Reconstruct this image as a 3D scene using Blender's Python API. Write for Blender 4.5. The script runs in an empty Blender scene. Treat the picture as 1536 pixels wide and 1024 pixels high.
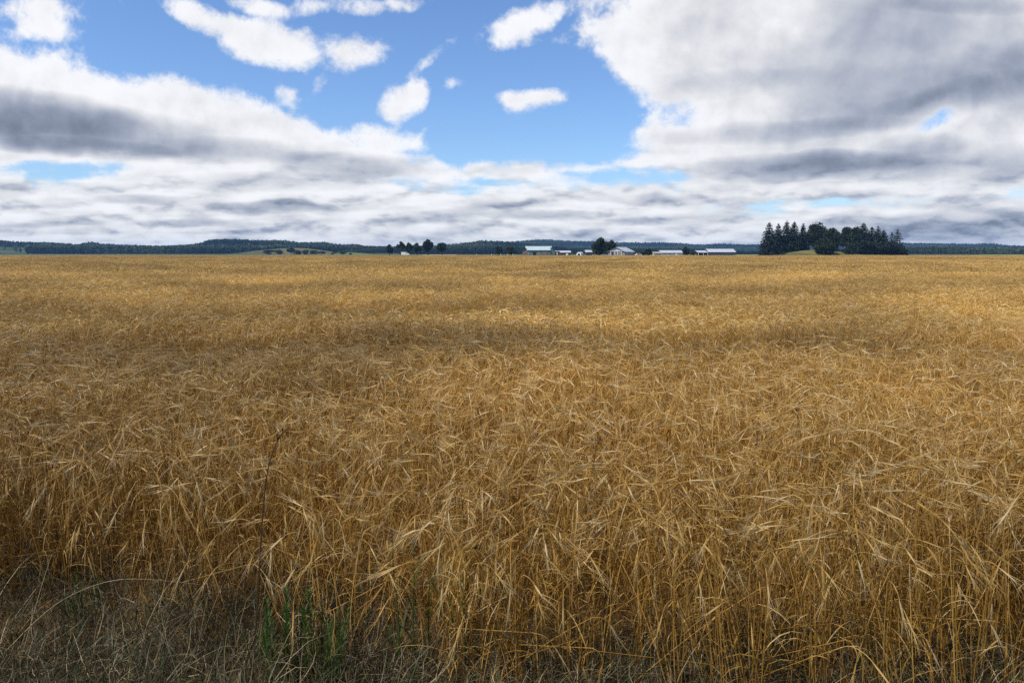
import bpy, bmesh, math, random
import numpy as np
from mathutils import Vector, Matrix
R = math.radians
C = bpy.context.scene.collection

# ------------------------------------------------------------------ camera
F_PX = 1152.0                      # focal length in photo pixels (photo 1536 x 1024)
PITCH = math.atan((512 - 380) / F_PX)
EYE = 1.65
def ray(px, py):
    cx = (px - 768) / F_PX; cy = -(py - 512) / F_PX
    return Vector((cx, cy * math.sin(PITCH) + math.cos(PITCH), cy * math.cos(PITCH) - math.sin(PITCH)))
def at(px, py, Y):
    d = ray(px, py); t = Y / d.y
    return Vector((d.x * t, Y, EYE + d.z * t))
cam_d = bpy.data.cameras.new('camera'); cam = bpy.data.objects.new('camera', cam_d); C.objects.link(cam)
cam_d.sensor_width = 36; cam_d.lens = 36 * F_PX / 1536; cam_d.clip_start = 0.05; cam_d.clip_end = 30000
cam.location = (0, 0, EYE); cam.rotation_euler = (math.pi / 2 - PITCH, 0, 0)
sc = bpy.context.scene; sc.camera = cam
sc.view_settings.view_transform = 'Standard'; sc.view_settings.look = 'None'
sc.view_settings.exposure = 0; sc.view_settings.gamma = 1

# ------------------------------------------------------------------ light
SUN_AZ = -116      # degrees from the view direction, minus = left
SUN_EL = 51
sun_d = bpy.data.lights.new('sun', 'SUN'); sun = bpy.data.objects.new('sun', sun_d); C.objects.link(sun)
sun_d.energy = 5.0; sun_d.angle = R(0.53); sun_d.color = (1, 0.94, 0.84)
sdir = Vector((math.sin(R(SUN_AZ)) * math.cos(R(SUN_EL)), math.cos(R(SUN_AZ)) * math.cos(R(SUN_EL)), math.sin(R(SUN_EL))))
sun.rotation_euler = sdir.to_track_quat('Z', 'Y').to_euler(); sun.location = (0, 0, 60)

# ------------------------------------------------------------------ node helpers
class Nodes:
    def __init__(s, tree): s.t = tree; s.n = tree.nodes; s.l = tree.links
    def put(s, sock, v):
        if isinstance(v, X): s.l.new(v.s, sock)
        elif isinstance(v, bpy.types.NodeSocket): s.l.new(v, sock)
        else: sock.default_value = v
    def math(s, op, *a, clamp=False):
        n = s.n.new('ShaderNodeMath'); n.operation = op; n.use_clamp = clamp
        for i, v in enumerate(a): s.put(n.inputs[i], v)
        return X(s, n.outputs[0])
    def vmath(s, op, *a, out=0):
        n = s.n.new('ShaderNodeVectorMath'); n.operation = op
        for i, v in enumerate(a): s.put(n.inputs[i], v)
        return X(s, n.outputs[out])
    def step(s, v, a, b, c=0.0, d=1.0, kind='SMOOTHSTEP'):
        n = s.n.new('ShaderNodeMapRange'); n.interpolation_type = kind
        s.put(n.inputs[0], v)
        for i, q in enumerate((a, b, c, d)): s.put(n.inputs[i + 1], q)
        return X(s, n.outputs[0])
    def noise(s, vec, scale, detail=4, rough=0.5, dist=0.0, col=False, dims='3D', lac=2.0):
        n = s.n.new('ShaderNodeTexNoise'); n.noise_dimensions = dims
        s.put(n.inputs['Vector'], vec); s.put(n.inputs['Scale'], scale); s.put(n.inputs['Detail'], float(detail))
        s.put(n.inputs['Roughness'], rough); s.put(n.inputs['Distortion'], dist); s.put(n.inputs['Lacunarity'], lac)
        return X(s, n.outputs[1 if col else 0])
    def comb(s, x, y, z):
        n = s.n.new('ShaderNodeCombineXYZ')
        for i, v in enumerate((x, y, z)): s.put(n.inputs[i], v)
        return X(s, n.outputs[0])
    def mix(s, f, a, b, mode='MIX'):
        n = s.n.new('ShaderNodeMix'); n.data_type = 'RGBA'; n.blend_type = mode
        s.put(n.inputs[0], f); s.put(n.inputs[6], a if isinstance(a, X) else (*a, 1)); s.put(n.inputs[7], b if isinstance(b, X) else (*b, 1))
        return X(s, n.outputs[2])
    def attr(s, name, out=2):
        n = s.n.new('ShaderNodeAttribute'); n.attribute_name = name
        return X(s, n.outputs[out])
class X:
    def __init__(s, N, sock): s.N = N; s.s = sock
    def __add__(a, b): return a.N.math('ADD', a, b)
    __radd__ = __add__
    def __sub__(a, b): return a.N.math('SUBTRACT', a, b)
    def __rsub__(a, b): return a.N.math('SUBTRACT', b, a)
    def __mul__(a, b): return a.N.math('MULTIPLY', a, b)
    __rmul__ = __mul__
    def __truediv__(a, b): return a.N.math('DIVIDE', a, b)
    def max(a, b): return a.N.math('MAXIMUM', a, b)
    def min(a, b): return a.N.math('MINIMUM', a, b)
    def smax(a, b, k): return a.N.math('SMOOTH_MAX', a, b, k)

# ------------------------------------------------------------------ sky with broken cloud
def sky():
    w = bpy.data.worlds.new('World'); sc.world = w; w.use_nodes = True
    N = Nodes(w.node_tree); N.n.clear()
    out = N.n.new('ShaderNodeOutputWorld'); bg = N.n.new('ShaderNodeBackground'); N.l.new(bg.outputs[0], out.inputs[0])
    bg.inputs[1].default_value = 0.1
    tc = N.n.new('ShaderNodeTexCoord'); sep = N.n.new('ShaderNodeSeparateXYZ'); N.l.new(tc.outputs['Generated'], sep.inputs[0])
    dx, dy, dz = (X(N, o) for o in sep.outputs)
    st = N.n.new('ShaderNodeTexSky'); st.sky_type = 'NISHITA'; st.sun_disc = False
    st.sun_elevation = R(SUN_EL); st.sun_rotation = R(SUN_AZ); st.altitude = 100; st.air_density = 1.0; st.dust_density = 0.3; st.ozone_density = 1.5
    blue = X(N, st.outputs[0])
    zz = dz.max(0.0)
    yf = dy.max(0.25)
    gx = dx / yf; gz = dz / yf                     # bearing and height as seen over the field
    front = N.step(dy, 0.15, 0.45)
    gv = N.comb(gx, gz, 0.3719)
    # flat cloud deck: noise laid out on a level sheet overhead, so far cloud packs into thin bands
    den = zz + 0.13
    deck = N.comb(dx / den, dy / den, 0.2713)
    warp = N.noise(gv, 9.0, 3, 0.55, col=True)
    gw = N.vmath('ADD', gv, N.vmath('SCALE', N.vmath('SUBTRACT', warp, (0.5, 0.5, 0.5)), (0, 0, 0)))
    sclnode = gw.s.node.inputs[1].links[0].from_node; sclnode.inputs[3].default_value = 0.022
    warp2 = N.noise(deck, 1.1, 4, 0.55, col=True)
    dwn = N.vmath('SCALE', N.vmath('SUBTRACT', warp2, (0.5, 0.5, 0.5)), (0, 0, 0)); dwn.s.node.inputs[3].default_value = 0.5
    dk = N.vmath('ADD', deck, dwn)
    def rot(v):
        m = N.n.new('ShaderNodeVectorRotate'); m.rotation_type = 'EULER_XYZ'; N.put(m.inputs[0], v); m.inputs['Rotation'].default_value = (0.5, 0.35, 0.6); return X(N, m.outputs[0])
    gws = N.n.new('ShaderNodeSeparateXYZ'); N.put(gws.inputs[0], gw)
    ga, gb = X(N, gws.outputs[0]), X(N, gws.outputs[1])
    P = N.comb(ga, gb, 1.0); Q = N.comb(ga * ga, ga * gb, gb * gb)
    state = {'i': 0, 'P': P}
    def blob(cx, cy, rx, ry, rot, gain, off, after=None):      # gain * (1 - r*r) + off, r = 1 on the ellipse
        if after is not None and state['i'] % 3 == 0: state['P'] = N.vmath('MULTIPLY_ADD', after, (1e-9, 1e-9, 0), P)
        state['i'] += 1
        d = ray(cx, cy); x0, y0 = d.x / d.y, d.z / d.y; k = 1 / (F_PX * d.y)
        c, s_ = math.cos(R(-rot)), math.sin(R(-rot)); ia, ib = 1 / (rx * k) ** 2, 1 / (ry * k) ** 2
        A = ia * c * c + ib * s_ * s_; B = 2 * c * s_ * (ia - ib); D = ia * s_ * s_ + ib * c * c
        q = (-gain * A, -gain * B, -gain * D)
        p = (gain * (2 * A * x0 + B * y0), gain * (2 * D * y0 + B * x0), off + gain - gain * (A * x0 * x0 + B * x0 * y0 + D * y0 * y0))
        return N.vmath('DOT_PRODUCT', Q, q, out=1) + N.vmath('DOT_PRODUCT', state['P'], p, out=1)
    def cover(lst, start=-0.8, k=0.12):
        f = None
        for b in lst:
            s = min(b[2], b[3]) / 200.0
            v = blob(*b[:5], s, b[5] if len(b) > 5 else 0.0, after=f)
            f = v.max(start) if f is None else f.smax(v, k)
        return f
    clouds = [
        (-20, 160, 330, 98, 8), (250, 195, 330, 84, 17), (480, 240, 170, 52, 10), (600, 247, 95, 16, 3, .04),
        (335, 40, 62, 17, 18, .06), (415, 70, 75, 25, 14, .08), (522, 76, 42, 20, -8, .08), (435, 94, 30, 18, 10, .04), (470, 64, 60, 16, 0, .05),
        (600, 154, 24, 20, -20, .06), (622, 140, 16, 20, 20, .05), (20, 12, 110, 18, 0, .0), (65, 38, 50, 20, 15, -.02), (10, 52, 36, 8, 0, .03),
        (368, 6, 36, 7, 12, .0), (490, 10, 30, 10, 0, -.01), (535, 12, 24, 9, 0, -.02), (612, 6, 44, 6, -8, .0), (645, 86, 34, 7, -35, -.03),
        (440, 150, 24, 24, 0, -.02), (475, 135, 10, 20, 20, .0), (680, 124, 12, 8, 0, -.05),
        (795, 33, 52, 19, -14, .09), (822, 62, 26, 7, 0, .02), (808, 157, 36, 12, -14, .08), (765, 184, 17, 7, 0, .07), (770, 154, 18, 10, 0, .05),
        (628, 212, 36, 11, -5, .06), (700, 252, 20, 11, 15, .07), (560, 206, 50, 14, 5, .04),
        (965, 76, 110, 46, 12, .08), (930, 6, 70, 14, 0, .03), (1100, 60, 200, 110, 0), (1350, 90, 350, 160, 0), (1120, 165, 135, 84, 20), (1320, 200, 330, 90, 0),
        (890, 248, 120, 22, -8, .08), (1010, 230, 120, 38, -14, .05), (1200, 250, 330, 60, 0), (1500, 235, 90, 76, 0),
        (840, 292, 140, 20, -3, .08), (1250, 285, 420, 40, 0, .05),
        (120, 285, 240, 22, 3, .08), (380, 290, 260, 36, 0, .08), (620, 305, 200, 20, 3, .06),
        (768, 350, 1500, 56, 0, 0.24), (400, 205, 150, 42, 20, .06),
    ]
    gaps = [(60, 255, 65, 8, 3, .03), (915, 268, 75, 12, 2, .05), (1392, 184, 24, 10, -20, -.05), (1262, 306, 80, 7, -2, .0), (640, 275, 50, 11, 0, .04),
            (830, 205, 120, 40, 0, .1), (700, 190, 60, 60, 0, .1)]
    cov = cover(clouds); gap = cover(gaps, -0.8, 0.05)
    n1 = N.noise(dk, 1.5, 8, 0.56)
    gr = rot(gw); n2 = N.noise(gr, 8.0, 9, 0.66)
    band = N.step(gz, 0.05, 0.16)                 # 0 near the horizon
    nn = N.math('MULTIPLY_ADD', n2, band * 0.90 + 0.38, (n1 - 0.5) * (1.0 - 0.65 * band)) - (band * 0.45 + 0.19)
    bk = N.vmath('MULTIPLY', gw, (1.0, 2.7, 1.0)); n3 = N.noise(bk, 17.0, 6, 0.55)      # heaped far banks
    n3c = N.noise(bk, 17.0, 4, 0.5); n3b = N.noise(N.vmath('ADD', bk, (-0.005, 0.026, 0.0)), 17.0, 4, 0.5)
    nn = nn + (n3 - 0.5) * (1.0 - band) * 0.62
    F = cov.min(N.math('MULTIPLY', gap, -1.0) + 0.05)
    F = F * front + (1.0 - front) * -0.02
    raw = F + nn * 0.85
    dens = N.step(raw, -0.05, 0.15)
    # ---- how bright the cloud is: lit tops, grey thick bellies
    n2c = N.noise(gr, 9.0, 5, 0.5); n1c = N.noise(dk, 1.3, 3, 0.42)
    up = N.vmath('ADD', dk, (-0.10, -0.16, 0.0)); n1b = N.noise(up, 1.3, 3, 0.42)
    up2 = N.vmath('ADD', gw, (-0.009, 0.013, 0.0)); n2b = N.noise(rot(up2), 9.0, 5, 0.5)
    relief = (n1c - n1b) * (0.40 - 0.10 * band) + (n2c - n2b) * (0.16 + 0.36 * band) + (n3c - n3b) * (0.36 - 0.36 * band)
    darks = [(35, 178, 165, 40, 5, 1.0), (190, 195, 130, 30, 8, .55), (300, 226, 150, 18, 2, .38), (540, 252, 110, 22, 3, .65), (130, 222, 120, 14, 3, .6), (430, 140, 90, 12, 10, .12),
             (400, 275, 150, 14, 0, .35), (1335, 40, 110, 44, 0, .24), (1440, 125, 220, 42, -10, .2), (1440, 148, 150, 22, -12, .28), (1530, 90, 70, 70, 0, .18), (1450, 6, 120, 14, 0, .28),
             (1205, 248, 150, 20, -2, .8), (1385, 235, 80, 30, 0, .45), (1060, 304, 110, 12, 0, .4), (1180, 196, 180, 14, -4, .3), (1080, 130, 120, 18, -10, .18), (1040, 125, 60, 16, 0, .15),
             (1450, 345, 240, 26, -2, .5), (820, 322, 80, 8, 0, .4), (210, 300, 70, 7, 0, .5), (400, 312, 80, 9, 0, .55), (290, 335, 90, 6, 0, .4), (80, 305, 60, 8, 0, .3), (1520, 250, 60, 30, 0, .25), (1150, 160, 300, 70, 0, .07)]
    D = None
    for b in darks:
        v = N.math('ADD', blob(*b[:5], 0.62, 0.36, after=D), 0.0, clamp=True)
        D = v * b[5] if D is None else N.math('MULTIPLY_ADD', v, b[5], D)
    nd = n1c
    D = D * (0.55 + 0.9 * nd) * front + (1.0 - front) * 0.25
    thick = N.step(raw, 0.10, 0.75)
    side = N.step(gx, 0.10, 0.5) * front
    low = N.step(n1c - n1b, 0.06, -0.22) * (1.0 - band) * 0.13 + N.step(n3c - n3b, 0.0, -0.24) * (1.0 - band) * 0.17       # grey undersides of the far banks
    D = N.math('DIVIDE', D, 1.0 + 0.45 * D)
    lum = 1.04 - D * 0.62 * N.step(raw, -0.08, 0.25) - thick * (0.08 + 0.10 * band) - side * 0.07 - low - (1.0 - band) * 0.05 + relief * 1.2
    lum = N.math('SMOOTH_MIN', lum.smax(0.40, 0.1), 1.04, 0.1)
    tint = N.mix(N.step(lum, 0.45, 0.95), (0.80, 0.90, 1.16), (0.99, 0.995, 1.02))
    ccol = N.vmath('SCALE', tint, (0, 0, 0)); N.put(ccol.s.node.inputs[3], N.math('POWER', lum, 1.55) * 9.4)
    far = N.step(gz, 0.10, 0.0)                   # pale air just over the hills
    b2 = N.mix(far * 0.55, SKYTINT(N, blue), (6.2, 7.6, 9.0))
    c = N.mix(N.math('MULTIPLY', dens, 0.97), b2, ccol)
    N.put(bg.inputs[0], c)
N_SC = 5.0
def SKYTINT(N, b):
    return N.mix(1.0, b, (SKY_R, SKY_G, SKY_B), 'MULTIPLY')
SKY_R, SKY_G, SKY_B = 0.98, 1.22, 1.58
sky()
sc.world.cycles.sampling_method = 'MANUAL'; sc.world.cycles.sample_map_resolution = 256
# ------------------------------------------------------------------ mesh building
class MB:
    """collects pieces of one mesh"""
    def __init__(s): s.v = []; s.f = []; s.t = []; s.n = 0
    def add(s, verts, faces, tint=0.5):
        verts = np.asarray(verts, float); b = s.n
        s.v.append(verts); s.n += len(verts)
        s.f += [tuple(b + i for i in f) for f in faces]
        s.t.append(np.full(len(verts), tint) if np.isscalar(tint) else np.asarray(tint))
    def ribbon(s, pts, w, side, tint=0.5):
        pts = np.asarray(pts, float); n = len(pts); w = np.broadcast_to(np.asarray(w, float), (n,))
        sd = np.asarray(side, float); sd = sd / (np.linalg.norm(sd, axis=-1, keepdims=True) + 1e-9)
        if sd.ndim == 1: sd = np.repeat(sd[None], n, 0)
        v = np.empty((2 * n, 3)); v[0::2] = pts - sd * w[:, None] / 2; v[1::2] = pts + sd * w[:, None] / 2
        s.add(v, [(2 * i, 2 * i + 1, 2 * i + 3, 2 * i + 2) for i in range(n - 1)], tint if np.isscalar(tint) else np.repeat(tint, 2))
    def tube(s, pts, r, k=3, tint=0.5, cap=False):
        pts = np.asarray(pts, float); n = len(pts); r = np.broadcast_to(np.asarray(r, float), (n,))
        tan = np.gradient(pts, axis=0); tan /= np.linalg.norm(tan, axis=1, keepdims=True) + 1e-9
        ref = np.array([0, 0, 1.0]) if abs(tan[0][2]) < 0.8 else np.array([1.0, 0, 0])
        v = []
        for i in range(n):
            a = np.cross(tan[i], ref); a /= np.linalg.norm(a) + 1e-9; b = np.cross(tan[i], a)
            for j in range(k):
                an = 2 * math.pi * j / k; v.append(pts[i] + r[i] * (math.cos(an) * a + math.sin(an) * b))
        f = [(i * k + j, i * k + (j + 1) % k, (i + 1) * k + (j + 1) % k, (i + 1) * k + j) for i in range(n - 1) for j in range(k)]
        if cap: f += [tuple(range(k))[::-1], tuple((n - 1) * k + j for j in range(k))]
        s.add(v, f, tint)
    def box(s, x0, x1, y0, y1, z0, z1, tint=0.5):
        v = [(x, y, z) for z in (z0, z1) for y in (y0, y1) for x in (x0, x1)]
        s.add(v, [(0, 2, 3, 1), (4, 5, 7, 6), (0, 1, 5, 4), (2, 6, 7, 3), (0, 4, 6, 2), (1, 3, 7, 5)], tint)
    def prism(s, prof, y0, y1, tint=0.5):           # profile in x,z pushed along y
        n = len(prof)
        v = [(x, y0, z) for x, z in prof] + [(x, y1, z) for x, z in prof]
        f = [(i, (i + 1) % n, n + (i + 1) % n, n + i) for i in range(n)] + [tuple(range(n))[::-1], tuple(range(n, 2 * n))]
        s.add(v, f, tint)
    def slab(s, a, b, c, d, th, tint=0.5):           # four corners of the upper face, thickness down its normal
        P = np.array([a, b, c, d], float); n = np.cross(P[1] - P[0], P[3] - P[0]); n /= np.linalg.norm(n)
        if n[2] < 0: P = P[::-1]; n = -n
        v = np.vstack([P, P - n * th])
        s.add(v, [(0, 1, 2, 3), (7, 6, 5, 4)] + [(i, i + 4, (i + 1) % 4 + 4, (i + 1) % 4) for i in range(4)], tint)
    def leaves(s, cen, size, rng, tint=0.5, flat=0.0):   # randomly turned leaf clumps at points
        cen = np.asarray(cen, float); n = len(cen); size = np.broadcast_to(size, (n,))
        a = rng.normal(size=(n, 3)); a[:, 2] *= 1 - flat; a /= np.linalg.norm(a, axis=1, keepdims=True)
        b = np.cross(a, rng.normal(size=(n, 3))); b /= np.linalg.norm(b, axis=1, keepdims=True)
        h = size[:, None] / 2; v = np.empty((n, 4, 3))
        k = rng.uniform(0.4, 1.0, (n, 4, 1))
        v[:, 0] = cen - a * h * k[:, 0]; v[:, 1] = cen - b * h * k[:, 1]; v[:, 2] = cen + a * h * k[:, 2]; v[:, 3] = cen + b * h * k[:, 3]
        t = np.broadcast_to(tint, (n,))
        s.add(v.reshape(-1, 3), [(4 * i, 4 * i + 1, 4 * i + 2, 4 * i + 3) for i in range(n)], np.repeat(t, 4))
    def mesh(s, name, mat, smooth=False):
        me = bpy.data.meshes.new(name)
        me.from_pydata(np.vstack(s.v).tolist() if s.v else [], [], s.f)
        if s.v: me.attributes.new('tint', 'FLOAT', 'POINT').data.foreach_set('value', np.concatenate(s.t).astype(np.float32))
        if mat: me.materials.append(mat)
        if smooth: me.polygons.foreach_set('use_smooth', [True] * len(me.polygons))
        me.update(); return me
    def build(s, name, mat, parent=None, smooth=False):
        o = bpy.data.objects.new(name, s.mesh(name, mat, smooth)); C.objects.link(o)
        if parent: o.parent = parent
        return o
def tag(o, label, cat, group=None):
    o['label'] = label; o['category'] = cat
    if group: o['group'] = group
    return o
def thing(name, label, cat, loc=(0, 0, 0), rz=0, group=None):
    o = bpy.data.objects.new(name, None); C.objects.link(o); o.location = loc; o.rotation_euler = (0, 0, rz)
    o.empty_display_size = 0.1
    return tag(o, label, cat, group)
def setting(o, kind='structure'): o['kind'] = kind; return o

# ------------------------------------------------------------------ materials
def mat(name, build):
    m = bpy.data.materials.new(name); m.use_nodes = True; N = Nodes(m.node_tree); N.n.clear()
    out = N.n.new('ShaderNodeOutputMaterial'); N.l.new(build(N), out.inputs[0]); return m
def principled(N, col, rough=0.7, spec=0.3, metal=0.0, normal=None):
    b = N.n.new('ShaderNodeBsdfPrincipled')
    N.put(b.inputs['Base Color'], col if isinstance(col, X) else (*col, 1)); N.put(b.inputs['Roughness'], rough)
    N.put(b.inputs['Specular IOR Level'], spec); N.put(b.inputs['Metallic'], metal)
    if normal is not None: N.put(b.inputs['Normal'], normal)
    return b.outputs[0]
def thin(N, col, back=0.4, rough=0.5, spec=0.4):       # thin leaves and straw that let some light through
    p = principled(N, col, rough, spec)
    t = N.n.new('ShaderNodeBsdfTranslucent'); N.put(t.inputs[0], col)
    mx = N.n.new('ShaderNodeMixShader'); mx.inputs[0].default_value = back
    N.l.new(p, mx.inputs[1]); N.l.new(t.outputs[0], mx.inputs[2]); return mx.outputs[0]
def ramp(N, f, stops):
    r = N.n.new('ShaderNodeValToRGB'); N.put(r.inputs[0], f); e = r.color_ramp.elements
    while len(e) < len(stops): e.new(0.5)
    for el, (p, c) in zip(e, stops): el.position = p; el.color = (*c, 1)
    return X(N, r.outputs[0])
def inst(N, name):
    n = N.n.new('ShaderNodeAttribute'); n.attribute_type = 'INSTANCER'; n.attribute_name = name; return X(N, n.outputs[2])
def geo_pos(N): return X(N, N.n.new('ShaderNodeNewGeometry').outputs['Position'])

def m_wheat(N):
    t = N.attr('tint'); p = inst(N, 'patch')
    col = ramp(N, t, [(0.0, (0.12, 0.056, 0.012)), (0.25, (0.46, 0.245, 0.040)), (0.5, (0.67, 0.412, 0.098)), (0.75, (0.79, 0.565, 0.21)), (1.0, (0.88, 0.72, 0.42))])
    col = N.mix(0.75, col, N.mix(p, (0.40, 0.37, 0.38), (1.26, 1.22, 1.10)), 'MULTIPLY')  # low patch end also carries the painted shade of the hollows
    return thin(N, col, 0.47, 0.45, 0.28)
def m_dry(N):
    t = N.attr('tint')
    col = ramp(N, t, [(0.0, (0.020, 0.015, 0.007)), (0.4, (0.070, 0.050, 0.022)), (0.65, (0.22, 0.165, 0.085)), (0.9, (0.60, 0.50, 0.32)), (1.0, (0.055, 0.095, 0.022))])
    p = inst(N, 'patch'); col = N.mix(1.0, col, N.mix(p, (0.20, 0.20, 0.135), (0.92, 0.86, 0.70)), 'MULTIPLY')
    return thin(N, col, 0.3, 0.5, 0.4)
def m_leaf(dark, light, back=0.25):
    def f(N):
        t = N.attr('tint'); col = N.mix(t, dark, light)
        return thin(N, col, back, 0.6, 0.25)
    return f
def m_wood(N):
    t = N.attr('tint'); p = inst(N, 'patch')
    col = N.mix(t, N.mix(p, (0.006, 0.010, 0.007), (0.017, 0.028, 0.011)), N.mix(p, (0.020, 0.032, 0.018), (0.14, 0.17, 0.062)))
    return thin(N, col, 0.15, 0.7, 0.2)
def m_plain(col, rough=0.7, var=0.15, scale=1.5, spec=0.3, metal=0.0):
    def f(N):
        tc = N.n.new('ShaderNodeTexCoord')
        n = N.noise(X(N, tc.outputs['Object']), scale, 5, 0.6)
        c = N.mix(n, tuple(q * (1 - var) for q in col), tuple(min(1, q * (1 + var)) for q in col))
        return principled(N, c, rough, spec, metal)
    return f
def m_boards(col, pitch=0.25, rough=0.7, axis=0, metal=0.0, depth=0.25):   # upright boards or ribbed sheet, with weathering
    def f(N):
        tc = N.n.new('ShaderNodeTexCoord'); sp = N.n.new('ShaderNodeSeparateXYZ'); N.l.new(tc.outputs['Object'], sp.inputs[0])
        u = X(N, sp.outputs[axis]) * (1 / pitch); fr = N.math('FRACT', u); rib = N.step(N.math('ABSOLUTE', fr - 0.5), 0.40, 0.5)
        wn = N.n.new('ShaderNodeTexWhiteNoise'); wn.noise_dimensions = '1D'; N.put(wn.inputs['W'], N.math('FLOOR', u))
        n = N.noise(X(N, tc.outputs['Object']), 0.9, 5, 0.65)
        c = N.mix(n, tuple(q * 0.75 for q in col), tuple(min(1, q * 1.2) for q in col))
        c = N.mix(X(N, wn.outputs[0]) * 0.25, c, tuple(q * 0.7 for q in col)); c = N.mix(rib * depth, c, tuple(q * 0.4 for q in col))
        return principled(N, c, rough, 0.4, metal)
    return f
M = {}
M['wheat'] = mat('ripe_wheat', m_wheat); M['dry'] = mat('dry_grass', m_dry)
M['oak'] = mat('broad_leaves', m_leaf((0.010, 0.016, 0.006), (0.060, 0.084, 0.028)))
M['fir'] = mat('fir_needles', m_leaf((0.006, 0.011, 0.007), (0.028, 0.040, 0.022), 0.1))
M['spruce'] = mat('grey_green_needles', m_leaf((0.014, 0.022, 0.018), (0.060, 0.078, 0.062), 0.1))
M['wood'] = mat('far_wood', m_wood)
M['bush'] = mat('bush_leaves', m_leaf((0.012, 0.022, 0.008), (0.055, 0.075, 0.028)))
M['weed'] = mat('fresh_green', m_leaf((0.025, 0.055, 0.009), (0.095, 0.165, 0.032), 0.4))
M['bark'] = mat('bark', m_plain((0.06, 0.045, 0.035), 0.9, 0.4, 6))
M['stalk'] = mat('dark_stalk', m_plain((0.045, 0.028, 0.018), 0.7, 0.4, 30))
M['straw'] = mat('pale_straw', m_plain((0.46, 0.36, 0.21), 0.5, 0.25, 25, 0.4))
M['brownstem'] = mat('brown_stem', m_plain((0.12, 0.075, 0.04), 0.7, 0.3, 25))
M['teal'] = mat('teal_boards', m_boards((0.125, 0.175, 0.172), 0.3))
M['tan'] = mat('tan_boards', m_boards((0.20, 0.15, 0.115), 0.3))
M['zinc'] = mat('pale_sheet_roof', m_boards((0.46, 0.54, 0.54), 0.45, 0.5, 0, 0.1, 0.3))
M['whiteroof'] = mat('white_sheet_roof', m_boards((0.45, 0.46, 0.49), 0.45, 0.6, 0, 0.0, 0.25))
M['white'] = mat('white_paint', m_plain((0.78, 0.77, 0.74), 0.5, 0.06, 0.8))
M['canvas'] = mat('white_canvas', m_plain((0.76, 0.76, 0.76), 0.8, 0.08, 1.2))
M['brown'] = mat('brown_boards', m_boards((0.085, 0.065, 0.06), 0.3))
M['greywall'] = mat('grey_boards', m_boards((0.24, 0.22, 0.23), 0.3))
M['cream'] = mat('cream_wall', m_boards((0.42, 0.40, 0.35), 0.35))
M['navy'] = mat('navy_sheet', m_boards((0.045, 0.065, 0.09), 0.35, 0.5))
M['dark'] = mat('dark_parts_and_shade', m_plain((0.012, 0.012, 0.014), 0.6, 0.3, 1))  # dark doors and bumper; also painted shade inside shelter and bay
M['glass'] = mat('window_glass', m_plain((0.02, 0.03, 0.04), 0.08, 0.1, 1, 0.6))
M['tyre'] = mat('black_rubber', m_plain((0.02, 0.02, 0.02), 0.8, 0.2, 8))
M['steel'] = mat('wheel_steel', m_plain((0.4, 0.4, 0.42), 0.35, 0.1, 4, 0.5, 0.8))
M['orange'] = mat('faded_orange', m_plain((0.45, 0.17, 0.07), 0.6, 0.1, 2))
M['red'] = mat('red_lamp', m_plain((0.35, 0.02, 0.02), 0.3, 0.1, 2))

# ------------------------------------------------------------------ ground
def m_ground(N):
    P = geo_pos(N); sp = N.n.new('ShaderNodeSeparateXYZ'); N.put(sp.inputs[0], P); y = X(N, sp.outputs[1])
    soil = ramp(N, N.noise(P, 9.0, 8, 0.65), [(0.3, (0.018, 0.013, 0.007)), (0.55, (0.046, 0.034, 0.018)), (0.75, (0.10, 0.076, 0.044))])
    fld = ramp(N, N.noise(P, 0.6, 6, 0.6), [(0.3, (0.10, 0.055, 0.018)), (0.7, (0.22, 0.13, 0.045))])
    past = ramp(N, N.noise(P, 0.012, 6, 0.6), [(0.35, (0.060, 0.080, 0.026)), (0.5, (0.11, 0.115, 0.042)), (0.65, (0.19, 0.155, 0.075))])
    c = N.mix(N.step(y, 2.9, 3.5), soil, fld); c = N.mix(N.step(y, 335.0, 338.0), c, past)
    return principled(N, c, 0.95, 0.1)
g = MB()
xs = np.concatenate([[-5200, -2500, -1000, -300], np.linspace(-60, 60, 13), [300, 1000, 2500, 5200]]); ys = np.concatenate([[-300, -60], np.linspace(-6, 12, 10), [30, 100, 336, 800, 1600, 3000, 5200]])
vv = [(x, y, 0) for y in ys for x in xs]; nx = len(xs)
g.add(vv, [(j * nx + i, j * nx + i + 1, (j + 1) * nx + i + 1, (j + 1) * nx + i) for j in range(len(ys) - 1) for i in range(nx - 1)])
setting(g.build('ground', mat('ground', m_ground)))

# smooth repeatable value noise for laying things out
_rs = np.random.RandomState(7); _G = _rs.rand(256, 256)
def vnoise(x, y):
    x = np.asarray(x, float); y = np.asarray(y, float); xi = np.floor(x).astype(int); yi = np.floor(y).astype(int)
    fx = x - xi; fy = y - yi; fx = fx * fx * (3 - 2 * fx); fy = fy * fy * (3 - 2 * fy)
    g_ = lambda a, b: _G[a % 256, b % 256]
    return (g_(xi, yi) * (1 - fx) + g_(xi + 1, yi) * fx) * (1 - fy) + (g_(xi, yi + 1) * (1 - fx) + g_(xi + 1, yi + 1) * fx) * fy
def fbm(x, y, o=3):
    s = 0; a = 0.5
    for k in range(o): s = s + a * vnoise(x * 2 ** k + 17 * k, y * 2 ** k + 31 * k); a /= 2
    return s / (1 - 0.5 ** o)

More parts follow.
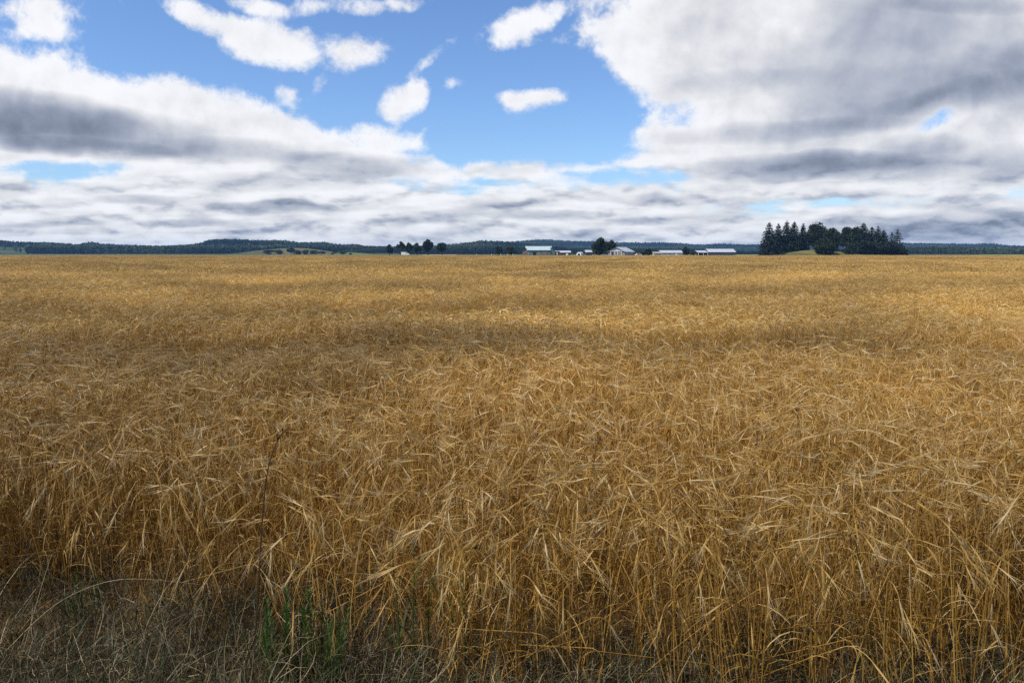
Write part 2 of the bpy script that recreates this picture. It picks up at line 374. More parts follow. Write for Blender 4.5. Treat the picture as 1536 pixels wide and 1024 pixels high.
# ------------------------------------------------------------------ scatter: one object = sources + points, spread by geometry nodes
def scatter(name, sources, points, material):
    """sources: {lod: [MB, ...]}; points: list of (lod, x, y, z, rz, tilt_x, tilt_y, sx, sz, patch)"""
    V = []; Fc = []; T = []; PR = []; n = 0; code = 0; codes = {}
    for lod, lst in sources.items():
        codes[lod] = []
        for mb in lst:
            v = np.vstack(mb.v); V.append(v); T.append(np.concatenate(mb.t)); Fc += [tuple(n + i for i in f) for f in mb.f]
            PR.append(np.full(len(v), code)); codes[lod].append(code); n += len(v); code += 1
    pts = np.array([p[1:] for p in points], float); lods = np.array([p[0] for p in points])
    m = len(pts)
    me = bpy.data.meshes.new(name); me.from_pydata(np.vstack(V + [pts[:, :3]]).tolist(), [], Fc)
    def attr(nm, typ, arr, key='value'):
        a = me.attributes.new(nm, typ, 'POINT'); a.data.foreach_set(key, np.ascontiguousarray(arr).ravel())
    attr('tint', 'FLOAT', np.concatenate(T + [np.zeros(m)]).astype(np.float32))
    attr('source', 'INT', np.concatenate(PR + [-1 - lods]).astype(np.int32))
    z3 = np.zeros((n, 3)); attr('turn', 'FLOAT_VECTOR', np.vstack([z3, pts[:, [4, 5, 3]]]).astype(np.float32), 'vector')
    attr('size', 'FLOAT_VECTOR', np.vstack([z3, pts[:, [6, 6, 7]]]).astype(np.float32), 'vector')
    attr('patch', 'FLOAT', np.concatenate([np.zeros(n), pts[:, 8]]).astype(np.float32))
    me.materials.append(material)
    o = bpy.data.objects.new(name, me); C.objects.link(o)
    ng = bpy.data.node_groups.new(name + '_spread', 'GeometryNodeTree')
    ng.interface.new_socket('Geometry', in_out='INPUT', socket_type='NodeSocketGeometry')
    ng.interface.new_socket('Geometry', in_out='OUTPUT', socket_type='NodeSocketGeometry')
    nn, ll = ng.nodes, ng.links
    gi = nn.new('NodeGroupInput'); go = nn.new('NodeGroupOutput')
    def named(nm, t):
        a = nn.new('GeometryNodeInputNamedAttribute'); a.data_type = t; a.inputs[0].default_value = nm; return a.outputs[0]
    src = named('source', 'INT')
    def pick(val):
        c = nn.new('FunctionNodeCompare'); c.data_type = 'INT'; c.operation = 'EQUAL'
        ll.new(src, c.inputs[2]); c.inputs[3].default_value = val
        sgeo = nn.new('GeometryNodeSeparateGeometry'); sgeo.domain = 'POINT'
        ll.new(gi.outputs[0], sgeo.inputs[0]); ll.new(c.outputs[0], sgeo.inputs[1]); return sgeo.outputs[0]
    fin = nn.new('GeometryNodeJoinGeometry')
    for lod in sources:
        if not (lods == lod).any(): continue
        jn = nn.new('GeometryNodeJoinGeometry')
        for cd in codes[lod]:
            t = nn.new('GeometryNodeGeometryToInstance'); ll.new(pick(cd), t.inputs[0]); ll.new(t.outputs[0], jn.inputs[0])
        io = nn.new('GeometryNodeInstanceOnPoints'); ll.new(pick(-1 - lod), io.inputs['Points']); ll.new(jn.outputs[0], io.inputs['Instance'])
        io.inputs['Pick Instance'].default_value = True
        rv = nn.new('FunctionNodeRandomValue'); rv.data_type = 'INT'; rv.inputs[4].default_value = 0; rv.inputs[5].default_value = len(codes[lod]) - 1
        ll.new(rv.outputs[2], io.inputs['Instance Index'])
        er = nn.new('FunctionNodeEulerToRotation'); ll.new(named('turn', 'FLOAT_VECTOR'), er.inputs[0]); ll.new(er.outputs[0], io.inputs['Rotation'])
        ll.new(named('size', 'FLOAT_VECTOR'), io.inputs['Scale']); ll.new(io.outputs[0], fin.inputs[0])
    ll.new(fin.outputs[0], go.inputs[0])
    md = o.modifiers.new('spread', 'NODES'); md.node_group = ng
    return o

# ------------------------------------------------------------------ wheat
def bend_line(rng, base, H, az, lean, curve, n):
    """a stem that leans and bends progressively; returns points and end direction"""
    pts = [np.array(base, float)]; th = lean; d = H / n
    for i in range(n):
        th += curve / n * (0.4 + 1.2 * i / n)
        pts.append(pts[-1] + d * np.array([math.sin(th) * math.cos(az), math.sin(th) * math.sin(az), math.cos(th)]))
    return np.array(pts), th
def stalk(mb, rng, x, y, lod):
    H = rng.normal(0.70, 0.055); az = rng.uniform(0, 6.283); u = rng.rand()
    lean = abs(rng.normal(0, 0.10)) + (rng.uniform(0.25, 0.65) if u < 0.08 else 0); curve = rng.uniform(0.0, 0.35)
    tt = np.clip(rng.normal(0.46, 0.15), 0.14, 0.85)
    if lod == 0:
        pts, th = bend_line(rng, (x, y, 0), H, az, lean, curve, 6)
        if rng.rand() < 0.09:                                    # a snapped stem
            k = rng.randint(2, 5); a2 = rng.uniform(0, 6.28); e = rng.uniform(0.8, 1.45)
            for i in range(k, 7): pts[i] = pts[k - 1] + (i - k + 1) * H / 6 * np.array([math.sin(e) * math.cos(a2), math.sin(e) * math.sin(a2), math.cos(e)])
            th = e; az = a2
        # neck hooks over, then the ear hangs
        hook = rng.uniform(1.1, 2.8); nk = [pts[-1]]; t2 = th
        for i in range(5):
            t2 += hook / 5; nk.append(nk[-1] + rng.uniform(0.013, 0.026) * np.array([math.sin(t2) * math.cos(az), math.sin(t2) * math.sin(az), math.cos(t2)]))
        allp = np.vstack([pts, nk[1:]])
        tn = np.linspace(tt * 0.78, tt * 1.12, len(allp))
        mb.tube(allp, np.linspace(0.0021, 0.0012, len(allp)), 3, np.repeat(np.clip(tn, 0, 1), 3))
        dv = np.array([math.sin(t2) * math.cos(az), math.sin(t2) * math.sin(az), math.cos(t2)]); p = nk[-1]
        L = rng.uniform(0.05, 0.085); m = 4
        ear = np.array([p + dv * L * i / m + np.array([0, 0, -0.006]) * (i / m) ** 2 for i in range(m + 1)])
        mb.tube(ear, np.array([0.0015, 0.0032, 0.0036, 0.0028, 0.0010]) * rng.uniform(0.8, 1.15), 4, float(np.clip(tt + rng.uniform(0.05, 0.42), 0, 1)))
        for j in range(9):                                       # awns
            q = ear[rng.randint(1, m + 1)]; d2 = dv + rng.normal(0, 0.22, 3); d2 /= np.linalg.norm(d2); l2 = rng.uniform(0.05, 0.11)
            mb.ribbon([q, q + d2 * l2 * 0.5 + [0, 0, 0.003], q + d2 * l2], [0.0014, 0.0010, 0.0004], np.cross(d2, rng.normal(size=3)), float(np.clip(tt + rng.uniform(0.15, 0.5), 0, 1)))
        for j in range(rng.randint(1, 4)):                       # withered curling leaves
            q = allp[rng.randint(1, 6)]; a3 = rng.uniform(0, 6.28); l = rng.uniform(0.07, 0.26); e = rng.uniform(0.1, 0.85); c = rng.uniform(0.8, 3.2)
            lp, _ = bend_line(rng, q, l, a3, e, c, 5); w = rng.uniform(0.0016, 0.0040)
            sd = np.cross([math.cos(a3), math.sin(a3), 0], [0, 0, 1]); tw = rng.uniform(-1.8, 1.8)
            sds = np.array([sd * math.cos(tw * i / 5) + np.array([0, 0, 1]) * math.sin(tw * i / 5) for i in range(6)])
            mb.ribbon(lp, w * np.array([0.7, 1, 1, 0.85, 0.55, 0.1]), sds, float(np.clip(rng.normal(0.58, 0.22), 0.1, 1)))
    elif lod == 1:
        pts, th = bend_line(rng, (x, y, 0), H, az, lean, curve, 3)
        sd = rng.normal(size=3); sd[2] *= 0.2
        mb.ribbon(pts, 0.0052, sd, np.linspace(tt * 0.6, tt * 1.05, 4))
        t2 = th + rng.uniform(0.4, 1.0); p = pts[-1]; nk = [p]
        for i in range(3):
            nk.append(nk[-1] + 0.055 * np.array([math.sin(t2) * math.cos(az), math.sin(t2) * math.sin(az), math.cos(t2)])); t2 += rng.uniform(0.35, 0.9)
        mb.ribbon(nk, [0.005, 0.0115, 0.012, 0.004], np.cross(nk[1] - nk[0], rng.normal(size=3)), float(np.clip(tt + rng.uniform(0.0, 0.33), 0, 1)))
        for j in range(2):
            d2 = np.array(nk[-1] - nk[-2]); d2 = d2 / np.linalg.norm(d2) + rng.normal(0, 0.25, 3)
            mb.ribbon([nk[-2], nk[-2] + d2 * 0.12], [0.006, 0.001], np.cross(d2, rng.normal(size=3)), float(np.clip(tt + rng.uniform(0.05, 0.35), 0, 1)))
        q = pts[rng.randint(1, 4)]; a3 = rng.uniform(0, 6.28); lp, _ = bend_line(rng, q, rng.uniform(0.08, 0.2), a3, rng.uniform(0.3, 1.2), 1.8, 3)
        mb.ribbon(lp, [0.005, 0.0065, 0.005, 0.001], rng.normal(size=3), float(np.clip(rng.normal(0.55, 0.17), 0.12, 1)))
    else:
        pts, th = bend_line(rng, (x, y, 0.15), H - 0.15, az, lean, curve, 2)
        w = 0.017 if lod == 2 else 0.03
        sd = rng.normal(size=3); sd[2] *= 0.2
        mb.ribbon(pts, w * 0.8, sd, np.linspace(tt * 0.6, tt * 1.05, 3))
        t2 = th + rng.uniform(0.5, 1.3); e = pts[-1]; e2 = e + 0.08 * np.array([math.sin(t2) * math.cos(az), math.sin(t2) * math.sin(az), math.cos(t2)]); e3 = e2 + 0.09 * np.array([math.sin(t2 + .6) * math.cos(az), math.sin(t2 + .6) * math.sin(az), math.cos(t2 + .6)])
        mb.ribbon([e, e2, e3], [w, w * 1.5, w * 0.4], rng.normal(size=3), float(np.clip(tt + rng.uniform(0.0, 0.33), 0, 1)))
def wheat_source(seed, lod, n, rad):
    rng = np.random.RandomState(seed); mb = MB()
    for i in range(n):
        r = rad * math.sqrt(rng.rand()); a = rng.uniform(0, 6.283); stalk(mb, rng, r * math.cos(a), r * math.sin(a), lod)
    return mb
def edge_y(x):             # where the crop begins
    return np.interp(x, [-6, -2.2, -0.95, -0.4, 0.4, 2.0, 6], [3.8, 3.44, 3.14, 2.88, 2.62, 2.48, 2.4]) + 0.22 * (fbm(np.asarray(x) * 1.7 + 50, 3.3, 3) - 0.5)
def dip(x, y):             # sprayer track and hollows where the crop stands lower; also drives a painted shade tint
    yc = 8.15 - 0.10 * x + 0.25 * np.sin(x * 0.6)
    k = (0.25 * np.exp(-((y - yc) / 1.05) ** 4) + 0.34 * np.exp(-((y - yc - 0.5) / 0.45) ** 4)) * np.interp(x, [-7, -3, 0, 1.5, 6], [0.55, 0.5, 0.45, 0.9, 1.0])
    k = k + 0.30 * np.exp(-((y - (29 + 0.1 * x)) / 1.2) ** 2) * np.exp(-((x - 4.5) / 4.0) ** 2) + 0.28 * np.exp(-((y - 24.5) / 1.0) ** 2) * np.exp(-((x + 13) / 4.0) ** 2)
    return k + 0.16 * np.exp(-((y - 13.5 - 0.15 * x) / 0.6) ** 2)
def lay_wheat():
    rng = np.random.RandomState(11); P = []
    def zone(lod, y0, y1, step, margin):
        y = y0
        while y < y1:
            half = 0.70 * y + margin
            n = max(1, int(2 * half / step)); x = -half + (np.arange(n) + rng.rand(n)) * step
            yy = y + rng.uniform(-0.5, 0.5, n) * step
            eb = edge_y(x); ok = yy > eb + 0.02
            hs = 0.90 + 0.34 * (fbm(x * 0.55, yy * 0.55, 3) - 0.5) + 0.20 * (fbm(x * 0.12 + 9, yy * 0.12, 2) - 0.5) - dip(x, yy) + 0.07
            hs *= 1.0 - 0.05 * (lod == 3)
            if lod == 0: hs *= np.interp(yy - eb, [0, 0.45], [0.86, 1.0])
            pt = np.clip(0.5 + 1.5 * (fbm(x * 0.35 + 5, yy * 0.35 + 2, 3) - 0.5) + 0.5 * (fbm(x * 0.02, yy * 0.05 + 40, 2) - 0.5) - 2.5 * dip(x, yy) - 0.5 * np.exp(-((yy - 7.6) / 1.9) ** 2) * np.exp(-((x + 2.2) / 2.6) ** 2) + np.clip(x / (yy + 1), -0.6, 0.6) * 0.22 - 0.14 * np.clip((yy - 12) / 40, 0, 1), 0, 1)  # dip term paints the hollows' shade into the crop tint
            tl = rng.normal(0, 0.10, (n, 2))
            lodge = np.zeros(n)
            if lod == 0:
                lodge = 0.85 * np.exp(-(((x - 1.75) / 0.42) ** 2 + ((yy - 3.75) / 0.3) ** 2)) + 0.6 * np.exp(-(((x + 2.3) / 0.4) ** 2 + ((yy - 5.2) / 0.35) ** 2)) + 0.9 * np.clip(fbm(x * 0.9 + 77, yy * 1.1 + 3, 2) - 0.66, 0, 0.3) * 3
            for i in np.nonzero(ok)[0]:
                if lodge[i] > 0.12:
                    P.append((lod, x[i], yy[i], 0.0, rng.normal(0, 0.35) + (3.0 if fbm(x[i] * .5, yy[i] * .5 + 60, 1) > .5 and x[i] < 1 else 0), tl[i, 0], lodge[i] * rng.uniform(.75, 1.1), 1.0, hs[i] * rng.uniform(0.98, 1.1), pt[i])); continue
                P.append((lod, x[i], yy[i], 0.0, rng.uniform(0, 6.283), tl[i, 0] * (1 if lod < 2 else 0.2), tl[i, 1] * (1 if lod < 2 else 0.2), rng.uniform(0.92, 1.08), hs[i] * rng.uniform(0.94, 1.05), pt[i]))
            y += step
    zone(0, 2.3, 10.0, 0.25, 2.4)
    zone(1, 10.0, 36.0, 0.72, 2.5)
    zone(2, 36.0, 110.0, 1.7, 6)
    zone(3, 110.0, 335.0, 3.4, 12)
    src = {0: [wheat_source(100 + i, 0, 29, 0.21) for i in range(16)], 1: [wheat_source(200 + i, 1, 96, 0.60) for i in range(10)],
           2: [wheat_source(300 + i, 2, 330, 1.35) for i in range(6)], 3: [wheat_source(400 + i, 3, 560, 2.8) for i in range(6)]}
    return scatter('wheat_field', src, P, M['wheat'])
w = lay_wheat(); w['kind'] = 'stuff'; w['label'] = 'ripe golden wheat crop filling the whole field'; w['category'] = 'wheat'

# ------------------------------------------------------------------ dry matted verge
def verge_source(seed, n=64, rad=0.2):
    rng = np.random.RandomState(seed); mb = MB()
    for i in range(n):
        r = rad * math.sqrt(rng.rand()); a = rng.uniform(0, 6.283); x, y = r * math.cos(a), r * math.sin(a)
        u = rng.rand(); az = rng.uniform(0, 6.283)
        if u < 0.72: L = rng.uniform(0.07, 0.26); e = rng.uniform(0.6, 1.6); c = rng.uniform(-2.2, 2.4); z = rng.uniform(0, 0.07); wd = rng.uniform(0.0012, 0.0032); t = rng.uniform(.74, .9) if rng.rand() < .22 else np.clip(rng.normal(0.46, 0.17), 0.05, 0.9)
        elif u < 0.84: L = rng.uniform(0.12, 0.38); e = rng.uniform(0.1, 0.7); c = rng.uniform(0.2, 1.8); z = 0; wd = rng.uniform(0.001, 0.0026); t = np.clip(rng.normal(0.55, 0.2), 0.05, 0.9)
        else: L = rng.uniform(0.08, 0.26); e = rng.uniform(0.1, 0.8); c = rng.uniform(0.3, 1.5); z = 0; wd = rng.uniform(0.002, 0.004); t = 1.0
        p, _ = bend_line(rng, (x, y, z), L, az, e, c, 5); p[:, 2] = np.maximum(p[:, 2], 0.004)
        p[1:] += np.cumsum(rng.normal(0, 0.005, (5, 3)), 0); p[:, 2] = np.maximum(p[:, 2], 0.003)
        sd = np.array([-math.sin(az), math.cos(az), rng.normal(0, 0.6)])
        mb.ribbon(p, wd * np.array([0.8, 1, 1, 0.9, 0.6, 0.15]), sd, float(t))
    return mb
def lay_verge():
    rng = np.random.RandomState(5); P = []
    for y in np.arange(0.2, 4.6, 0.125):
        half = 0.75 * y + 2.4; n = int(2 * half / 0.125); x = -half + (np.arange(n) + rng.rand(n)) * 0.125
        yy = y + rng.uniform(-.06, .06, n); eb = edge_y(x)
        for i in range(n):
            d = yy[i] - eb[i]
            if d > 0.75 or (d > 0.1 and rng.rand() < d / 0.75): continue
            hz = 0.6 + 0.95 * float(fbm(x[i] * 2.2, yy[i] * 2.2 + 7, 2)) * (1.0 if x[i] < 0.2 else 0.55)
            P.append((0, x[i], yy[i], 0, rng.uniform(0, 6.283), rng.normal(0, 0.1), rng.normal(0, 0.1), rng.uniform(0.8, 1.25), hz, float(np.clip(0.5 + 2.6 * (fbm(x[i] * 2.6 + 30, yy[i] * 3.4 + 11, 3) - 0.5) + rng.normal(0, .12), 0, 1))))
    return scatter('dry_grass', {0: [verge_source(500 + i) for i in range(12)]}, P, M['dry'])
w = lay_verge(); w['kind'] = 'stuff'; w['label'] = 'grey matted dry grass along the field edge'; w['category'] = 'grass'
# ------------------------------------------------------------------ hills
def lin(pts, px):
    return np.interp(px, [p[0] for p in pts], [p[1] for p in pts])
RIDGES = []     # (distance, skyline as photo x -> photo y, tree height, start x, end x, front depth)
RIDGES.append((3100, [(480, 378), (560, 372), (640, 369), (700, 366.5), (760, 363.6), (785, 361), (802, 359.6), (823, 359.6), (845, 361.2), (888, 362.0), (920, 363.6), (988, 363.8), (1024, 365), (1042, 367.2), (1062, 366.6), (1079, 365.4), (1115, 367), (1145, 366.6), (1250, 366), (1358, 364.6), (1390, 364.9), (1455, 366), (1490, 365.3), (1502, 367.8), (1536, 369), (1700, 370), (2000, 366), (2300, 370)], 10, 480, 2300, 800))
RIDGES.append((1900, [(-800, 366), (-400, 362), (-150, 364), (0, 360.8), (25, 363.2), (86, 364.8), (115, 367.3), (138, 363.4), (156, 366.6), (222, 369.4), (270, 368.6), (300, 365.4), (312, 361.0), (331, 359.0), (365, 359.6), (400, 361), (419, 360.4), (436, 362.3), (450, 364.2), (488, 363.7), (509, 367.3), (536, 367), (547, 369.6), (578, 370.4), (650, 369), (680, 367), (700, 364.4), (712, 363.2), (721, 360.8), (733, 362), (760, 362.7), (790, 366), (830, 371), (880, 375), (960, 379)], 11, -800, 960, 520))
RIDGES.append((1350, [(500, 377), (560, 373.5), (640, 372.5), (700, 374), (760, 374.5), (860, 374), (960, 373.5), (1060, 374), (1120, 377.5), (1300, 377), (1350, 371.5), (1390, 370.5), (1470, 371.5), (1536, 372.5), (1700, 371), (1900, 375)], 9, 500, 1900, 180))
def m_hill(N):
    P = geo_pos(N)
    c = ramp(N, N.noise(P, 0.006, 6, 0.55), [(0.35, (0.030, 0.046, 0.018)), (0.55, (0.055, 0.075, 0.026)), (0.7, (0.10, 0.10, 0.042))])
    return principled(N, c, 0.95, 0.1)
hillmat = mat('hill_turf', m_hill)
def spot(px, Y): return (px - 768) / F_PX * Y / math.cos(PITCH) * 1.0
def gx_of(px, py=380): d = ray(px, py); return d.x / d.y
def gz_of(py): d = ray(768, py); return d.z / d.y
forest_pts = []; DY0 = ray(768, 380).y
frng = np.random.RandomState(3)
for (D, sky_, th, x0, x1, dep) in RIDGES:
    pxs = np.arange(x0, x1 + 1, 8.0)
    top = np.array([max(0.3, EYE + gz_of(lin(sky_, p)) * D - th * 0.78) for p in pxs])
    prof = np.array([(-1.0, 0.0), (-0.8, 0.06), (-0.6, 0.2), (-0.4, 0.45), (-0.2, 0.78), (0, 1.0), (0.35, 0.95), (1.0, 0.3), (1.6, -0.02)])
    V = []; 
    for p, h in zip(pxs, top):
        gxx = gx_of(p)
        for (u, k) in prof:
            Y = D + u * dep; V.append((gxx * Y, Y, h * k + (2.5 * (float(fbm(p * .03, u * 2 + D, 2)) - .5) if 0 < k < 1 else 0) - (0.6 if k <= 0 else 0)))
    n = len(prof); g = MB()
    g.add(V, [(i * n + j, (i + 1) * n + j, (i + 1) * n + j + 1, i * n + j + 1) for i in range(len(pxs) - 1) for j in range(n - 1)])
    setting(g.build('hill', hillmat, None, True))
    step = {3100: 10.5, 1900: 7.5, 1350: 6.0}[D]
    Y = D - dep * 0.98
    while Y < D + dep * 0.25:
        u = (Y - D) / dep; k = np.interp(u, prof[:, 0], prof[:, 1])
        xa, xb = gx_of(x0) * Y, gx_of(x1) * Y; n_ = int((xb - xa) / step)
        X_ = xa + (np.arange(n_) + frng.rand(n_)) * step
        for x in X_:
            yy = Y + frng.uniform(-.5, .5) * step
            p = 768 + x / yy * F_PX * DY0
            h = np.interp(p, pxs, top) * k
            py = 380 - (h - EYE) / yy * F_PX
            # clearings: a meadow on the left hill, paler slopes
            if D == 1900 and -200 < p < 70 and py > 370.0 + 0.045 * max(0, p) and not (p > 40 and py > 375) and frng.rand() < 0.97: continue
            if abs(p - 768) > 1000 and frng.rand() < 0.5: continue
            if D == 1350 and (505 < p < 600) and u < -0.2: continue
            if D == 3100 and u < -0.55: continue
            if D == 1900 and fbm(x * 0.004 + 70, yy * 0.010 + 9, 2) > 0.66 and u < -0.12: continue
            f = float(fbm(x * 0.006 + 3, yy * 0.008 + D, 2))
            s = (0.75 + 0.5 * frng.rand()) * (0.8 + 0.45 * f)
            room = EYE + gz_of(lin(sky_, p) + frng.uniform(-1.0, 1.3)) * yy - (h - 0.4)
            s = min(s, max(0.25, room / th))
            forest_pts.append((0, x, yy, max(0, h) - 0.4, frng.uniform(0, 6.28), 0, 0, s * th / 10, s * th / 10 * frng.uniform(0.9, 1.2), np.clip((f - 0.5) * 3.4 + 0.40 + frng.uniform(-.12, .12), 0, 1)))
        Y += step * (1.35 if u < -0.1 else 1.0)
def wood_source(seed, kind):
    rng = np.random.RandomState(seed); mb = MB(); n = 70
    if kind == 'fir':
        z = rng.beta(1.2, 1.7, n) * 9 + 1.2; r = (1 - (z - 1.2) / 9.6) * 2.3 * rng.uniform(0.5, 1, n)
    else:
        z = 1.5 + 7.5 * rng.rand(n); r = 3.2 * np.sqrt(np.clip(1 - ((z - 5.2) / 4.3) ** 2, 0.05, 1)) * rng.uniform(0.55, 1, n)
    a = rng.uniform(0, 6.28, n)
    mb.leaves(np.c_[r * np.cos(a), r * np.sin(a), z], rng.uniform(1.7, 3.0, n), rng, np.clip(0.15 + 0.55 * rng.rand(n) + (0.12 if kind != 'fir' else -0.1), 0, 1))
    mb.tube([(0, 0, 0), (0, 0, 5)], [0.25, 0.1], 4, 0.0)
    return mb
fo = scatter('forest', {0: [wood_source(600 + i, 'fir' if i in (1, 4) else 'broad') for i in range(8)]}, forest_pts, M['wood'])
fo['kind'] = 'stuff'; fo['label'] = 'dark wooded hills along the horizon'; fo['category'] = 'forest'

# ---- low rises in front of the hills
def mound(name, pts, D, dep, material):
    g = MB(); pxs = np.arange(pts[0][0], pts[-1][0] + 0.1, (pts[-1][0] - pts[0][0]) / 40)
    prof = [(-1, -0.02), (-0.7, 0.25), (-0.4, 0.6), (-0.15, 0.9), (0, 1), (0.4, 0.8), (1, 0.0), (1.05, -0.1)]; V = []
    for p in pxs:
        h = EYE + gz_of(lin(pts, p)) * D
        for u, k in prof: V.append((gx_of(p) * D, D + u * dep, max(0.02, h) * k))
    n = len(prof)
    g.add(V, [(i * n + j, (i + 1) * n + j, (i + 1) * n + j + 1, i * n + j + 1) for i in range(len(pxs) - 1) for j in range(n - 1)])
    return setting(g.build(name, material, None, True))
def m_turf(a, b, sc_=0.02):
    def f(N):
        P = geo_pos(N); c = N.mix(N.step(N.noise(P, sc_, 6, 0.6), 0.35, 0.65), a, b); return principled(N, c, 0.95, 0.1)
    return f
mound('meadow_hill', [(335, 384), (352, 381), (385, 376), (415, 373.2), (440, 371.8), (460, 372.6), (485, 375.5), (500, 379), (515, 384)], 1150, 90, mat('meadow_turf', m_turf((0.060, 0.078, 0.028), (0.135, 0.115, 0.055), 0.012)))
mound('pasture', [(495, 384), (512, 379.5), (525, 378.2), (540, 379.4), (556, 381), (575, 384)], 1000, 40, mat('pasture_turf', m_turf((0.085, 0.13, 0.035), (0.13, 0.16, 0.05))))
mound('grass_knoll', [(1120, 384.8), (1150, 383.2), (1175, 379.5), (1200, 376.0), (1230, 374.2), (1262, 373.8), (1290, 376), (1330, 380.5), (1370, 384.8)], 462, 26, mat('knoll_turf', m_turf((0.080, 0.090, 0.026), (0.17, 0.14, 0.055), 0.09)))
def sheet(name, a, b, Y0, Y1, z, material):
    g = MB(); V = [(gx_of(a) * Y0, Y0, z), (gx_of(b) * Y0, Y0, z), (gx_of(b) * Y1, Y1, z), (gx_of(a) * Y1, Y1, z)]
    g.add(V, [(0, 1, 2, 3)]); return setting(g.build(name, material))
sheet('stubble', 634, 684, 640, 1050, 0.02, mat('stubble', m_turf((0.26, 0.19, 0.12), (0.33, 0.26, 0.17), 0.05)))
sheet('meadow', 1100, 1160, 600, 1050, 0.02, mat('meadow', m_turf((0.13, 0.19, 0.05), (0.19, 0.22, 0.075), 0.03)))
sheet('meadow', 1470, 1720, 600, 1050, 0.02, bpy.data.materials['meadow'])

# ------------------------------------------------------------------ trees
def trunk_piece(parent, h, r, lean=0.0, limbs=0, rng=None, spread=1.0):
    g = MB(); g.tube([(0, 0, -0.1), (0.02 * h * lean, 0, h * 0.35), (0.03 * h * lean, 0.01 * h, h * 0.7), (0.03 * h * lean, 0.01 * h, h)], [r * 1.25, r, r * 0.6, r * 0.12], 7, 0.5)
    for i in range(limbs):
        a = rng.uniform(0, 6.28); z = h * rng.uniform(0.28, 0.6); l = spread * rng.uniform(0.5, 0.85)
        g.tube([(0, 0, z), (l * .5 * math.cos(a), l * .5 * math.sin(a), z + l * 0.35), (l * math.cos(a), l * math.sin(a), z + l * 0.85)], [r * 0.45, r * 0.3, r * 0.08], 5, 0.5)
    return g.build('trunk', M['bark'], parent)
def conifer(label, px, top, Y, wpx, seed, material='fir', base=383.4, sparse=1.0, z0=0.0, cat='conifer', group=None):
    rng = np.random.RandomState(seed); p = at(px, base, Y); h = at(px, top, Y).z - z0; rad = wpx * 1.32 / 2 / F_PX * Y
    t = thing('conifer_tree', label, cat, (p.x, Y, z0), rng.uniform(0, 6.28), group)
    trunk_piece(t, h * 0.97, 0.018 * h)
    g = MB(); nl = int(17 + h * 0.7); cen = []; sz = []; ti = []
    for i in range(nl):
        f = (i + rng.uniform(-.3, .3)) / nl; z = h * (0.03 + 0.96 * f); rr = rad * min(1.0, (1 - f) ** 0.68 * 1.12 * (0.8 + 0.2 * min(1, f * 6))) + 0.18
        nb = max(6, int(11 * (1 - f) * sparse + 6 * sparse)); a0 = rng.uniform(0, 6.28)
        for b in range(nb):
            a = a0 + 6.283 * b / nb + rng.uniform(-.3, .3); l = rr * rng.uniform(0.62, 1.12)
            if sparse < 0.8 and rng.rand() < 0.25: continue
            m = max(2, int(l / 0.36))
            for j in range(m):
                q = (j + 0.6 + rng.uniform(-.3, .3)) / m
                zz = z + l * (0.30 - 0.45 * q) * q * 1.1 + rng.uniform(-.12, .12)
                for s in range(2):
                    cen.append((l * q * math.cos(a) + rng.normal(0, .13), l * q * math.sin(a) + rng.normal(0, .13), zz - rng.uniform(0, .25))); sz.append(rng.uniform(0.75, 1.45) * (1 - 0.35 * f) * (0.75 if sparse < 1 else 1)); ti.append(np.clip(0.15 + 0.6 * q * rng.rand() + 0.15 * rng.rand(), 0, 1))
    cen.append((0, 0, h)); sz.append(0.5); ti.append(.5)
    g.leaves(cen, np.array(sz), rng, np.array(ti)); g.tube([(0, 0, h * 0.9), (0, 0, h * 1.01)], [0.10, 0.02], 4, 0.3)
    g.build('crown', M[material], t); return t
def broadleaf(label, px, top, Y, wpx, seed, material='oak', base=383.4, clear=0.22, z0=0.0, lobes=16, name='broadleaf_tree', cat='tree', group=None, top_heavy=0.0):
    rng = np.random.RandomState(seed); p = at(px, base, Y); h = at(px, top, Y).z - z0; rad = wpx / 2 / F_PX * Y
    t = thing(name, label, cat, (p.x, Y, z0), rng.uniform(0, 6.28), group)
    trunk_piece(t, h * 0.8, max(0.06, 0.028 * h), rng.uniform(-1, 1), 5, rng, rad)
    g = MB(); zc = h * (1 + clear) / 2; hz = h * (1 - clear) / 2
    for i in range(lobes):
        d = rng.normal(size=3); d /= np.linalg.norm(d)
        if i == 0: d = np.array([0, 0, 1.0])
        k = rng.uniform(0.45, 0.72)
        c = np.array([0, 0, zc]) + d * np.array([rad, rad, hz]) * k
        lr = np.array([rad, rad, hz]) * rng.uniform(0.30, 0.46)
        n = int(np.clip(130 * (lr[0] * lr[2]) ** 0.5 + 50, 80, 380)); v = rng.normal(size=(n, 3)); v /= np.linalg.norm(v, axis=1, keepdims=True); v *= rng.uniform(0.55, 1.08, (n, 1))
        base_t = rng.uniform(0.05, 0.6)
        g.leaves(c + v * lr, rng.uniform(0.6, 1.3, n) * min(1.0, 0.35 + h / 14), rng, np.clip(base_t + rng.normal(0, 0.18, n), 0, 1))
    g.build('crown', M[material], t); return t

